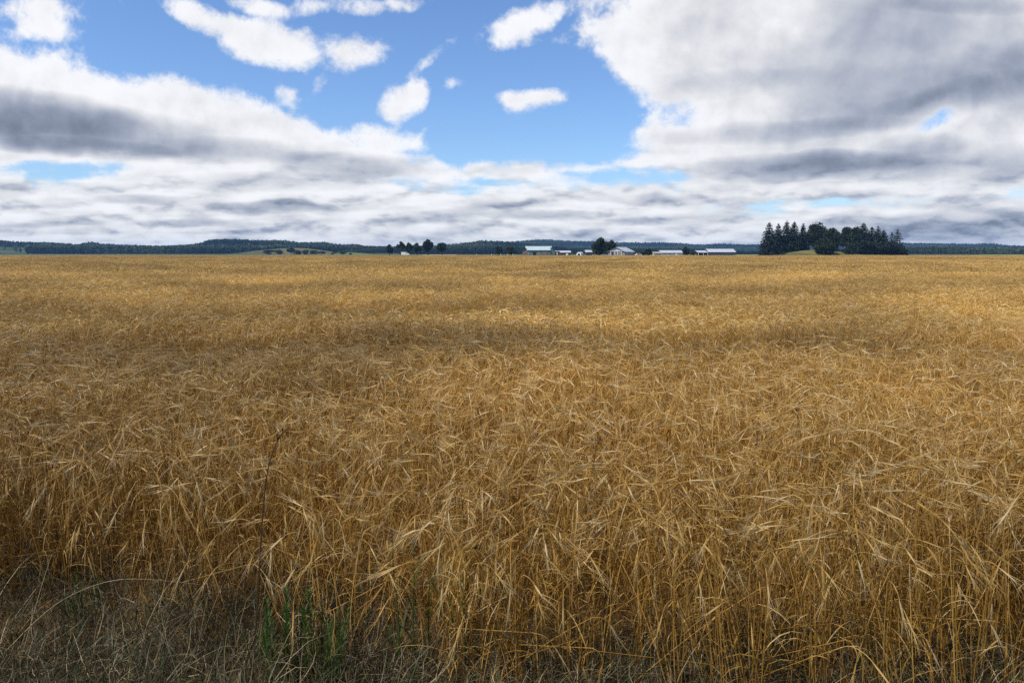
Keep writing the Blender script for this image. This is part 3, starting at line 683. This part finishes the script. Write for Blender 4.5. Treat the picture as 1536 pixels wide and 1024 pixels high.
GY = 452
conifer('tall wide based conifer at the left end of the grove', 1152.5, 332, GY, 24, 1, cat='conifer tree')
conifer('slim pointed conifer, second from the left in the row of five', 1166, 334.5, GY + 12, 19, 2, z0=1.0, cat='conifer tree')
conifer('tallest conifer spire in the middle of the row of five', 1178.3, 330, GY + 14, 21, 3, z0=1.8, cat='conifer tree')
conifer('pointed conifer fourth from the left in the row of five', 1189.6, 331, GY + 13, 21, 4, z0=2.3, cat='conifer tree')
conifer('slender conifer with a gap of sky around it, last of the row of five', 1203, 334.3, GY + 17, 16, 5, z0=2.5, cat='conifer tree')
broadleaf('largest rounded broadleaf tree of the grove, beside the row of five conifers', 1224, 335, GY + 16, 40, 21, z0=3.0, clear=0.12, lobes=22)
broadleaf('dark peaked broadleaf tree between the large round one and the gap in the grove', 1246, 341.5, GY + 4, 29, 22, clear=0.08)
broadleaf('low round bushy tree standing in front of the large rounded one', 1236, 357, GY - 8, 40, 23, clear=0.02, name='bushy_tree', lobes=18)
broadleaf('grey green rounded tree just right of the gap in the grove', 1268.5, 340.5, GY + 20, 27, 24, clear=0.1, z0=3.2)
broadleaf('broad dark tree between the gap in the grove and the tall right spire', 1282, 340, GY + 8, 24, 25, clear=0.08)
conifer('conifer whose stepped spire is highest in the right half of the grove', 1293, 333, GY + 2, 30, 6, cat='conifer tree')
conifer('blue grey conifer just right of the stepped spire', 1306, 339.5, GY + 6, 24, 7, 'spruce', cat='conifer tree')
conifer('blue grey conifer with a thin leaning tip in the right half of the grove', 1315, 338, GY + 4, 19, 8, 'spruce', cat='conifer tree')
conifer('short conifer between the blue grey pair and the ragged end conifers', 1323.5, 344, GY + 2, 22, 9, cat='conifer tree')
conifer('smaller of the two ragged conifers at the right end of the grove', 1336, 347, GY + 3, 16, 10, 'fir', sparse=0.6, cat='conifer tree')
conifer('ragged open conifer with sky showing between its branches, last of the grove', 1344.5, 342.5, GY + 1, 24, 11, 'fir', sparse=0.62, cat='conifer tree')
for px, tp, wd, lb in ((1278, 366, 30, 'dark bush at the gap end of the low thicket under the grove'), (1299, 360, 36, 'tall bush beneath the stepped spire'), (1322, 362, 32, 'dark bush beneath the blue grey conifers'),
                       (1341, 367, 28, 'dark bush beneath the ragged conifers'), (1353, 371, 20, 'lowest bush at the right tip of the grove')):
    broadleaf(lb, px, tp, GY - 4, wd, int(px), 'fir', clear=0.0, name='bush', cat='bush', lobes=10, group='thicket under the grove')
# six trees by the pale van
LY = 600
for px, tp, wd, cl, lb in ((584.5, 366.6, 11, .12, 'smallest round tree, first of the six in line near the white van'), (601.5, 362, 13, .28, 'tree with a narrow upper crown standing over the white van'),
                           (613, 363.6, 11, .26, 'round topped tree just right of the white van'), (625.5, 364, 15, .2, 'wide tree crowded between the one by the van and the tallest of the six'),
                           (642, 358, 18, .26, 'tallest of the six trees in line, with a clear bare trunk'), (663.4, 364, 17, .24, 'last tree of the six in line, standing apart on its own trunk')):
    broadleaf(lb, px, tp, LY, wd, int(px * 2), 'oak', clear=cl, group='six trees in line near the white van')
# trees by the farm
broadleaf('big dark tree beside the house with the white gable', 899, 356.2, 455, 25, 31, clear=0.03, lobes=20)
broadleaf('dark tree behind the white gable house, smaller than its neighbour', 917, 359, 462, 18, 32, clear=0.06)
broadleaf('round tree between the slatted posts and the teal barn', 766.5, 369, 520, 15, 33, clear=0.06)
broadleaf('faint dark tree left of the round one near the teal barn', 747.5, 369.3, 640, 13, 34, clear=0.06)
broadleaf('small tree between the white gable house and the cream shed', 973, 371.6, 470, 12.5, 35, clear=0.05)
broadleaf('low bush at the foot of the small tree by the white gable house', 964.5, 377, 466, 9, 36, 'bush', clear=0.0, name='bush', cat='bush', lobes=8)
broadleaf('dark tree behind the right end of the cream shed', 1028.5, 370, 560, 13, 37, clear=0.05)
broadleaf('dark bush at the right foot of the cream shed roof', 1039, 378.5, 500, 9, 38, 'bush', clear=0.0, name='bush', cat='bush', lobes=7)
# bushes on the meadow hill
BY = 1060
for px, tp, wd, lb in ((404, 375.2, 18, 'left bush of the dark pair on the pale hillside meadow'), (419, 374.8, 14, 'right bush of the dark pair on the pale hillside meadow'), (437, 371.5, 12, 'tallest bush in the row across the hillside meadow'), (447, 375.2, 14, 'bush second in the row across the hillside meadow'),
                       (459, 375.4, 15, 'bush in the middle of the row across the hillside meadow'), (471, 376, 13, 'bush fourth in the row across the hillside meadow'), (482.5, 377, 11, 'last small bush of the row across the hillside meadow'),
                       (501, 379, 7, 'tiny bush right of the hillside meadow'), (515, 377.8, 10, 'bush at the left tip of the small green pasture'), (526, 379.8, 5, 'tiny bush on the small green pasture')):
    Yb = BY if px < 495 else 930
    broadleaf(lb, px, tp - .6, Yb, wd * 1.35, int(px * 3), 'bush', clear=0.0, name='bush', cat='bush', lobes=9, base=382, z0=max(0.0, at(px, tp, Yb).z - 8.5) if px < 495 else 0.0)

# ------------------------------------------------------------------ farm buildings (all about 450 m away)
FY = 450.0; K = F_PX / FY          # photo pixels per metre there
def fx(px): return gx_of(px) * FY
def fz(py): return EYE + gz_of(py) * FY
def piece(name, mat_, parent, fn, smooth=False):
    g = MB(); fn(g); return g.build(name, M[mat_], parent, smooth)

# teal barn with prow roof and lean-tos
bx = fx(808); b = thing('barn', 'teal barn with a long pale sheet roof wider at its ridge', 'barn', (bx, FY, 0))
hw, ez, rz_, dp = 6.9, 3.5, 5.75, 9.0
def body(g): g.add([(-hw, 0, 0), (hw, 0, 0), (hw, dp, 0), (-hw, dp, 0), (-hw, 0, ez), (hw, 0, ez), (hw, dp, ez), (-hw, dp, ez), (-hw, dp / 2, rz_ - .12), (hw, dp / 2, rz_ - .12)],
    [(0, 1, 5, 4), (2, 3, 7, 6), (1, 2, 6, 9, 5), (3, 0, 4, 8, 7)])
piece('wall', 'teal', b, body)
def rf(g):
    g.slab((-hw + .1, -.5, ez - .05), (hw - .1, -.5, ez - .05), (hw + .95, dp / 2, rz_), (-hw - .95, dp / 2, rz_), .1)
    g.slab((-hw + .1, dp + .5, ez - .05), (hw - .1, dp + .5, ez - .05), (hw + .95, dp / 2 + .004, rz_), (-hw - .95, dp / 2 + .004, rz_), .1)
piece('roof', 'zinc', b, rf)
piece('ridge_cap', 'zinc', b, lambda g: g.tube([(-hw - .95, dp / 2, rz_ + .05), (hw + .95, dp / 2, rz_ + .05)], .09, 6, .5, True))
piece('door', 'dark', b, lambda g: g.box(-3.3, -1.6, -.06, -.003, 0, 2.3)); 
dr = piece('sliding_door', 'tan', b, lambda g: g.box(2.1, 5.0, -.12, -.065, 0.05, 2.7)); piece('rail', 'steel', dr, lambda g: g.box(1.8, 6.2, -.11, -.02, 2.71, 2.82))
for x in (-5.4, .2): wn = piece('window', 'white', b, lambda g: g.box(x - .5, x + .5, -.07, -.003, 1.3, 2.2)); piece('pane', 'glass', wn, lambda g: g.box(x - .4, x + .4, -.09, -.071, 1.4, 2.1))
lt = piece('lean_to', 'tan', b, lambda g: g.prism([(-hw - 2.3, 0), (-hw - .004, 0), (-hw - .004, 4.3), (-hw - 2.3, 3.2)], .4, dp - 1)); piece('lean_to_roof', 'brown', lt, lambda g: g.slab((-hw - 2.5, .2, 3.15), (-hw - .01, .2, 4.4), (-hw - .01, dp - .8, 4.4), (-hw - 2.5, dp - .8, 3.15), .08))
lt = piece('lean_to', 'teal', b, lambda g: g.prism([(hw + .004, 0), (hw + 2.6, 0), (hw + 2.6, 2.9), (hw + .004, 4.9)], .3, dp - 1)); piece('lean_to_roof', 'teal', lt, lambda g: g.slab((hw + 2.8, .1, 2.85), (hw + .01, .1, 5.05), (hw + .01, dp - .8, 5.05), (hw + 2.8, dp - .8, 2.85), .08))

def shed(name, label, cat, x0, x1, roof_y, eave_y, wallm, roofm, depth=6, Y=0, mono=False, over=.35, door=None, windows=(), rz=0):
    xa, xb = fx(x0), fx(x1); cx = (xa + xb) / 2; w = (xb - xa) / 2; e, r = fz(eave_y), fz(roof_y)
    t = thing(name, label, cat, (cx, FY + Y, 0), rz)
    if mono:
        piece('wall', wallm, t, lambda g: g.add([(-w, 0, 0), (w, 0, 0), (w, depth, 0), (-w, depth, 0), (-w, 0, e), (w, 0, e), (w, depth, r - .1), (-w, depth, r - .1)], [(0, 1, 5, 4), (2, 3, 7, 6), (1, 2, 6, 5), (3, 0, 4, 7)]))
        piece('roof', roofm, t, lambda g: g.slab((-w - over, -over, e), (w + over, -over, e), (w + over, depth + .2, r), (-w - over, depth + .2, r), .1))
    else:
        piece('wall', wallm, t, lambda g: g.add([(-w, 0, 0), (w, 0, 0), (w, depth, 0), (-w, depth, 0), (-w, 0, e), (w, 0, e), (w, depth, e), (-w, depth, e), (-w, depth / 2, r - .12), (w, depth / 2, r - .12)], [(0, 1, 5, 4), (2, 3, 7, 6), (1, 2, 6, 9, 5), (3, 0, 4, 8, 7)]))
        def rfn(g):
            g.slab((-w - over, -over, e - .05), (w + over, -over, e - .05), (w + over, depth / 2, r), (-w - over, depth / 2, r), .1)
            g.slab((-w - over, depth + over, e - .05), (w + over, depth + over, e - .05), (w + over, depth / 2 + .004, r), (-w - over, depth / 2 + .004, r), .1)
        piece('roof', roofm, t, rfn)
    if door: d_ = piece('door', door[2], t, lambda g: g.box(door[0], door[1], -.06, -.003, 0, min(e - .3, 2.3))); piece('handle', 'steel', d_, lambda g: g.box(door[1] - .25, door[1] - .15, -.1, -.061, .95, 1.15))
    for x in windows: wn = piece('window', 'white', t, lambda g: g.box(x - .5, x + .5, -.07, -.003, .9, min(e - .25, 1.8))); piece('pane', 'glass', wn, lambda g: g.box(x - .4, x + .4, -.09, -.071, 1.0, min(e - .35, 1.7)))
    return t
shed('shed', 'small flat white roofed shed just right of the teal barn', 'shed', 832, 840.3, 376.1, 377.0, 'brown', 'whiteroof', 4, 3, True, door=(-.6, .4, 'white'))
shed('long_shed', 'low dark shed under a long bright white roof near the barn', 'shed', 840.8, 856, 375.9, 378.6, 'brown', 'whiteroof', 6, 1, False, door=(.6, 1.6, 'white'))
shed('shed', 'dark shed with a pale tilted roof half hidden by the big tree', 'shed', 880, 889, 374.9, 378.2, 'navy', 'whiteroof', 5, 4, True, door=(-.9, .3, 'dark'))
# white hoop shelter
hx = (fx(864) + fx(872.5)) / 2; t = thing('hoop_shelter', 'white canvas hoop shelter with a dark open front', 'shelter', (hx, FY + 1, 0), R(-20))
arc = [(1.55 * math.cos(math.pi * i / 12), 2.45 * math.sin(math.pi * i / 12) ** 0.8) for i in range(13)]
piece('cover', 'canvas', t, lambda g: g.add([(x, y, z) for y in (0, 1.5, 3, 4.5, 6) for x, z in arc], [(j * 13 + i, j * 13 + i + 1, (j + 1) * 13 + i + 1, (j + 1) * 13 + i) for j in range(4) for i in range(12)]))
piece('shade_panel', 'dark', t, lambda g: g.add([(0.1 + x * .55, .03, z * .7) for x, z in arc], [tuple(range(13))])); piece('end_panel', 'canvas', t, lambda g: g.add([(x * .985, .05, z * .985) for x, z in arc], [tuple(range(13))]))  # near-black sheet on the closed end paints the shaded inside
for y in (0, 3, 6): piece('hoop', 'steel', t, lambda g: g.tube([(x * 1.01, y, z * 1.01) for x, z in arc], .035, 5, .5))
# house with white gable, turned so that the gable and one roof slope both show
t = thing('gable_house', 'grey house with a white gable and a white roof beside the big tree', 'house', (fx(924.5), FY, 0), R(-35))
gw2, gl, ge, gr = 5.5, 11.8, 2.85, 5.3      # half gable width, length, eave, ridge
piece('wall', 'greywall', t, lambda g: g.add([(-gw2, 0, 0), (gw2 , 0, 0), (gw2, gl, 0), (-gw2, gl, 0), (-gw2, 0, ge), (gw2, 0, ge), (gw2, gl, ge), (-gw2, gl, ge)], [(0, 1, 5, 4), (1, 2, 6, 5), (2, 3, 7, 6), (3, 0, 4, 7)]))
for y, nm in ((-.004, 'gable'), (gl + .004, 'gable')): piece(nm, 'whiteroof', t, lambda g: g.add([(-gw2, y, ge), (gw2, y, ge), (0, y, gr - .1)], [(0, 1, 2)]))
def rg(g):
    g.slab((gw2 + .6, -.7, ge - .3), (gw2 + .6, gl + .7, ge - .3), (0, gl + .7, gr), (0, -.7, gr), .12); g.slab((-gw2 - .6, -.7, ge - .3), (-gw2 - .6, gl + .7, ge - .3), (-.004, gl + .7, gr), (-.004, -.7, gr), .12)
rf_ = piece('roof', 'whiteroof', t, rg); piece('barge_board', 'brown', rf_, lambda g: (g.slab((-gw2 - .65, -.78, ge - .33), (0, -.78, gr - .02), (0, -.705, gr - .02), (-gw2 - .65, -.705, ge - .33), .22), g.slab((gw2 + .65, -.78, ge - .33), (.002, -.78, gr - .02), (.002, -.705, gr - .02), (gw2 + .65, -.705, ge - .33), .22)))
for x in (-3.4, -1.1, 1.2, 3.5): piece('post', 'white', t, lambda g: g.box(x - .09, x + .09, -.5, -.32, 0, ge))
piece('porch_beam', 'white', t, lambda g: g.box(-5.4, 5.4, -.55, -.28, ge - .004, ge + .18))
d_ = piece('door', 'dark', t, lambda g: g.box(-2.9, -1.7, -.06, -.003, 0, 2.2)); piece('handle', 'steel', d_, lambda g: g.box(-1.95, -1.85, -.1, -.061, 1, 1.15))
for x in (.05, 2.4): wn = piece('window', 'white', t, lambda g: g.box(x - .6, x + .6, -.07, -.003, .9, 2.1)); piece('pane', 'glass', wn, lambda g: g.box(x - .5, x + .5, -.09, -.071, 1.0, 2.0))
for y in (2.5, 6, 9): wn = piece('window', 'white', t, lambda g: g.box(gw2 + .003, gw2 + .07, y - .6, y + .6, .9, 2.1)); piece('pane', 'glass', wn, lambda g: g.box(gw2 + .071, gw2 + .09, y - .5, y + .5, 1.0, 2.0))
# cream shed with annex, navy shed with open bay
t = shed('cream_shed', 'low cream shed with a pale grey roof and a smaller annex', 'shed', 992, 1023.5, 375.4, 379.0, 'cream', 'whiteroof', 9, 0, False, door=(2.2, 3.2, 'white'), windows=(-4, -1))
xw = (fx(1023.5) - fx(992)) / 2
an = piece('annex', 'cream', t, lambda g: g.box(-xw - 4.0, -xw - .004, .8, 6, 0, fz(379.6))); piece('annex_roof', 'cream', an, lambda g: g.slab((-xw - 4.4, .4, fz(379.5)), (-xw - .01, .4, fz(379.5)), (-xw - .01, 6.4, fz(377.8)), (-xw - 4.4, 6.4, fz(377.8)), .1))
t = shed('navy_shed', 'long navy metal shed with a white roof and an open side bay', 'shed', 1063, 1103.5, 373.2, 378.0, 'navy', 'whiteroof', 11, 0, False, over=.25)
xw = (fx(1103.5) - fx(1063)) / 2
dr = piece('sliding_door', 'navy', t, lambda g: g.box(1.0, 4.5, -.14, -.02, 0, 2.2)); piece('rail', 'steel', dr, lambda g: g.box(.6, 7.6, -.12, -.03, 2.21, 2.3))
bay = piece('bay_shade', 'dark', t, lambda g: g.box(-xw - 5.6, -xw - .004, 3.0, 7, 0, 2.1)); piece('bay_roof', 'whiteroof', bay, lambda g: g.slab((-xw - 6.2, -.2, 2.15), (-xw - .3, -.2, 2.15), (-xw - .3, 7.4, 3.35), (-xw - 6.2, 7.4, 3.35), .12))  # solid near-black block paints the shade under the bay roof
for x in (-xw - 5.9, -xw - 3, -xw - .55): piece('post', 'white', t, lambda g: g.box(x - .1, x + .1, 0, .2, 0, 2.1))

# vehicles
def wheel(parent, x, y, r=.33, side=-1):
    w = piece('wheel', 'tyre', parent, lambda g: g.add(*ring(x, y, r, .2)), True); piece('rim', 'steel', w, lambda g: g.add(*ring(x, y + side * .012, r * .62, .2))); return w
def ring(x, y, r, wd, n=18):
    v = [(x + r * math.cos(6.2832 * i / n), y + s * wd / 2, r0 + r * math.sin(6.2832 * i / n)) for s in (-1, 1) for i in range(n) for r0 in (.33,)]
    return v, [(i, (i + 1) % n, n + (i + 1) % n, n + i) for i in range(n)] + [tuple(range(n))[::-1], tuple(range(n, 2 * n))]
VY = 560.0; vx = gx_of(607.8) * VY
t = thing('van', 'white van with a sloping bonnet parked under the line of trees', 'van', (vx, VY, 0.25))
prof = [(-2.9, .35), (2.95, .35), (3.0, .8), (2.85, 1.15), (1.95, 1.35), (1.1, 2.15), (.7, 2.3), (-2.7, 2.35), (-2.95, 2.1)]
bd = piece('body', 'white', t, lambda g: g.prism(prof, 0, 1.9))
piece('windscreen', 'glass', t, lambda g: g.slab((1.93, .15, 1.39), (1.93, 1.75, 1.39), (1.17, 1.7, 2.11), (1.17, .2, 2.11), .03))
piece('side_window', 'glass', t, lambda g: g.prism([(.25, 1.4), (1.6, 1.4), (1.0, 2.0), (.25, 2.0)], -.02, -.003)); piece('door', 'white', t, lambda g: g.prism([(.12, .45), (1.65, .45), (1.7, 1.38), (.12, 1.38)], -.025, -.003))
for x in (-1.9, 2.0): wheel(t, x, .12); wheel(t, x, 1.78, side=1)
for y in (.3, 1.6): piece('headlight', 'glass', t, lambda g: g.box(2.9, 3.03, y - .15, y + .15, .85, 1.05))
piece('tail_light', 'red', t, lambda g: g.box(-2.98, -2.93, .1, .25, .8, 1.3)); piece('bumper', 'dark', t, lambda g: g.box(2.95, 3.12, .05, 1.85, .35, .6))
t = thing('parked_car', 'small pale car parked right of the white gable house', 'car', (fx(958.8), FY + 2, 0.2))
prof = [(-1.9, .3), (1.9, .3), (1.95, .75), (1.1, .9), (.6, 1.4), (-.9, 1.45), (-1.5, .95), (-1.95, .85)]
piece('body', 'white', t, lambda g: g.prism(prof, 0, 1.7)); piece('side_window', 'glass', t, lambda g: g.prism([(-1.15, .95), (.85, .95), (.5, 1.33), (-.82, 1.38)], -.02, -.003)); piece('door', 'orange', t, lambda g: g.prism([(-.75, .42), (.75, .42), (.72, .9), (-.75, .9)], -.025, -.003))
for x in (-1.2, 1.2): wheel(t, x, .1); wheel(t, x, 1.6, side=1)
# white tank and marker posts along the far edge of the crop
t = thing('water_tank', 'small white tank standing in front of the long white roofed shed', 'tank', (fx(850), FY - 2, 0))
piece('shell', 'canvas', t, lambda g: (g.tube([(0, 0, 0), (0, 0, .02), (0, 0, 1.05), (0, 0, 1.2), (0, 0, 1.3)], [.45, .5, .5, .35, .1], 14, .5, True))); piece('lid', 'steel', t, lambda g: g.tube([(0, 0, 1.3), (0, 0, 1.36)], .14, 10, .5, True))
postm = None
for px, lb in ((714.5, 'white marker post at the far crop edge, furthest from the barn'), (737.3, 'white marker post below the faint dark tree'), (751, 'white marker post between the faint tree and the round tree'), (761.6, 'whitest marker post, left foot of the round tree'), (769.5, 'white marker post, right foot of the round tree')):
    if postm is None:
        g = MB(); g.tube([(0, 0, 0), (0, 0, 1.15), (0, 0, 1.2)], [.13, .13, .05], 7, .5, True); postm = g.mesh('marker_post', M['white'])
    o = bpy.data.objects.new('marker_post', postm); C.objects.link(o); o.location = (gx_of(px) * 430, 430, 0.1); tag(o, lb, 'post', 'marker posts at the far crop edge')

# ------------------------------------------------------------------ plants in front
def path_px(pts, Y):          # a stem through photo points standing at depth Y (Y may vary along it)
    ys = Y if hasattr(Y, '__len__') else [Y] * len(pts)
    return np.array([at(p[0], p[1], y) for p, y in zip(pts, ys)])
def smooth(pts, n=14):
    pts = np.asarray(pts, float); t = np.linspace(0, len(pts) - 1, n); out = []
    for q in t:
        i = min(int(q), len(pts) - 2); f = q - i; p0 = pts[max(i - 1, 0)]; p1 = pts[i]; p2 = pts[i + 1]; p3 = pts[min(i + 2, len(pts) - 1)]
        out.append(0.5 * (2 * p1 + (p2 - p0) * f + (2 * p0 - 5 * p1 + 4 * p2 - p3) * f * f + (3 * p1 - p0 - 3 * p2 + p3) * f ** 3))
    return np.array(out)
def stem_thing(name, label, cat, pts, Y, r, matn, head=None, headm=None, group=None, k=5, leaves=0, leafm=None, seed=0):
    P = smooth(path_px(pts, Y), 18); base = P[0].copy(); base[2] = 0
    t = thing(name, label, cat, base, 0, group); Q = P - base; rng = np.random.RandomState(seed)
    if Q[0][2] > 0.01: Q = np.vstack([[Q[0][0], Q[0][1], -0.02], Q])
    g = MB(); g.tube(Q, np.linspace(r, r * 0.35, len(Q)), k, 0.5, True); g.build('stem', M[matn], t)
    if head:
        n = max(3, int(len(Q) * head)); H = Q[-n:]; g = MB()
        for i in range(int(170 * head)):
            q = H[rng.randint(0, n)] + rng.normal(0, r * 0.6, 3); d = (H[-1] - H[0]); d = d / np.linalg.norm(d) + rng.normal(0, .35, 3)
            g.ribbon([q, q + d * r * 2.2, q + d * r * 4.4], [r * .5, r * 1.1, r * .2], rng.normal(size=3), float(np.clip(rng.normal(.6, .15), 0, 1)))
        g.build('seed_head', M[headm or matn], t)
    for j in range(leaves):
        i = rng.randint(2, max(3, int(len(Q) * .75))); q = Q[i]; a = rng.uniform(0, 6.28); lp, _ = bend_line(rng, q, rng.uniform(.12, .26), a, rng.uniform(.15, .5), rng.uniform(.2, 1.0), 6)
        g = MB(); g.ribbon(lp, 0.008 * np.array([.5, 1, 1.1, 1, .8, .5, .1]), np.array([-math.sin(a), math.cos(a), .2]), float(rng.uniform(.3, .9))); g.build('leaf', M[leafm or matn], t)
    return t
stem_thing('dock_stalk', 'tall thin dark brown stalk rising above the crop', 'weed stalk', [(378, 1020), (383, 950), (388, 870), (392, 800), (398, 730), (405, 690), (415, 664), (424, 648)], 2.80, .0040, 'stalk', .12, 'stalk', seed=1)
def feathery(label, px, base, top, Y, seed, n=46):
    rng = np.random.RandomState(seed); b = at(px, base, Y); h = at(px, top, Y).z
    t = thing('feathery_weed', label, 'weed', (b.x, Y, 0)); g = MB(); f = MB()
    for s in range(9):
        a = rng.uniform(0, 6.28); off = np.array([rng.normal(0, .036), rng.normal(0, .036), 0]); hh = h * rng.uniform(.45, 1.0) if s else h
        p, _ = bend_line(rng, off, hh, a, rng.uniform(0, .26), rng.uniform(0, .3), 8); g.tube(p, np.linspace(.0026, .001, len(p)), 4, .4)
        for i in range(int(n * hh / .14)):
            u = rng.uniform(.05, 1.0); k = u * (len(p) - 1); i0 = min(int(k), len(p) - 2); q = p[i0] + (p[i0 + 1] - p[i0]) * (k - i0)
            a2 = rng.uniform(0, 6.28); l = rng.uniform(.03, .07) * (1.15 - .6 * u); lp, _ = bend_line(rng, q, l, a2, rng.uniform(.3, .9), rng.uniform(-.3, .7), 3)
            f.ribbon(lp, [.0022, .0034, .0026, .0005], np.array([-math.sin(a2), math.cos(a2), 0]), float(np.clip(.25 + .5 * u * rng.rand() + .1 * rng.rand(), 0, 1)))
    g.build('stem', M['weed'], t); f.build('foliage', M['weed'], t); return t
feathery('feathery green weed beside the tall dark stalk, the taller and bluer of the pair', 432, 1018, 884, 2.80, 41)
feathery('bushy green weed right of its feathery twin, under the arching straw', 485, 1016, 890, 2.80, 42, 46)
feathery('low green weed sprig by the crop edge, far from the feathery pair', 120, 905, 868, 3.3, 43, 18)
for i, (pts, Y, lb) in enumerate(([[(697, 960), (696, 900), (703, 850), (712, 822)], 2.86, 'green grass stem leaning right, tallest of the green clump'], [[(621, 985), (620, 920), (621, 860), (620, 815)], 2.84, 'straight upright green grass stem in the middle of the clump'],
        [[(643, 985), (642, 930), (643, 890), (646, 862)], 2.9, 'short green grass stem right of the straight upright one'], [[(600, 1000), (597, 920), (590, 850), (588, 800)], 2.84, 'green grass stem with a brown spike, left edge of the clump'],
        [[(668, 985), (664, 930), (655, 890), (650, 866)], 2.92, 'green grass stem leaning left inside the clump'], [[(683, 970), (678, 930), (676, 895)], 2.88, 'shortest green grass stem at the foot of the leaning one'])):
    stem_thing('grass_stem', lb, 'grass stem', pts, Y, .0034, 'weed', .2 if i in (0, 1, 3) else None, 'brownstem' if i == 3 else 'weed', 'green grass stems at the crop edge', 4, 3, 'weed', 50 + i)
for i, (pts, Y, lb) in enumerate(([[(0, 985), (60, 925), (105, 893), (160, 872), (215, 868), (300, 876)], [2.9, 2.95, 3.0, 3.05, 3.1, 3.2], 'long pale straw arching right above the matted verge'], [[(22, 1022), (45, 940), (62, 880), (78, 830)], 2.85, 'straight pale straw standing at the left end of the verge'],
        [[(236, 925), (246, 880), (258, 832)], 3.12, 'short straw with a plump pale seed head at the crop edge'], [[(512, 1022), (470, 985), (430, 935), (415, 918)], [2.8, 2.85, 2.9, 2.95], 'pale straw slanting down across the feathery weeds'],
        [[(505, 1022), (560, 980), (620, 960)], [2.8, 2.85, 2.95], 'pale straw lying low right of the feathery weeds'], [[(480, 950), (500, 925), (485, 917), (463, 916)], 2.85, 'bright straw bent over the bushy green weed'],
        [[(675, 950), (720, 915), (762, 893), (772, 884)], [2.85, 2.86, 2.87, 2.88], 'bent pale straw crossing right of the green clump'], [[(740, 1020), (758, 960), (775, 905), (790, 880)], 2.95, 'upright pale straw at the right end of the verge'],
        [[(60, 1010), (130, 985), (200, 955), (290, 915)], [2.85, 2.9, 3.0, 3.1], 'low straw slanting up to the right over the dark verge'], [[(738, 1010), (800, 990), (848, 970)], [2.85, 2.9, 2.98], 'short straw lying right of the upright pale one'])):
    stem_thing('straw_stem', lb, 'straw', pts, Y, .0016, 'straw', .22 if i == 2 else None, 'straw', 'loose straws on the verge', 4, 0, None, 70 + i)
for i, (pts, lb, Y) in enumerate(([[(738, 1005), (728, 950), (718, 905)], 'dark dry weed stem leaning left by the straws', 2.84], [[(812, 1010), (795, 960), (772, 925), (760, 900)], 'dark dry weed stem leaning left at the right of the verge', 2.83], [[(806, 985), (802, 935), (798, 890)], 'upright dark dry weed stem among the first crop stems', 2.84],
        [[(597, 955), (590, 890), (580, 845), (555, 815)], 'brown dry stem hooked over left at the green clump', 2.9])):
    stem_thing('dry_weed', lb, 'weed stalk', pts, Y, .0024, 'brownstem', .25, 'brownstem', 'dark dry weeds on the verge', 4, 0, None, 90 + i)

# ------------------------------------------------------------------ air
def haze():
    g = MB(); g.box(-5400, 5400, -320, 5300, -1.5, 64.0); 
    def f(N): raise NotImplementedError
    m = bpy.data.materials.new('haze'); m.use_nodes = True; N = Nodes(m.node_tree); N.n.clear()
    out = N.n.new('ShaderNodeOutputMaterial'); v = N.n.new('ShaderNodeVolumePrincipled')
    v.inputs['Color'].default_value = (0.26, 0.56, 1.0, 1); v.inputs['Density'].default_value = HAZE; v.inputs['Anisotropy'].default_value = 0.0
    N.l.new(v.outputs[0], out.inputs['Volume'])
    o = g.build('haze', m); o['kind'] = 'stuff'; o['label'] = 'thin bluish air over the field and hills'; o['category'] = 'haze'
HAZE = 0.00008
haze()
sc.cycles.max_bounces = 6; sc.cycles.diffuse_bounces = 3; sc.cycles.glossy_bounces = 2; sc.cycles.transmission_bounces = 3; sc.cycles.volume_bounces = 0
sc.cycles.use_denoising = False
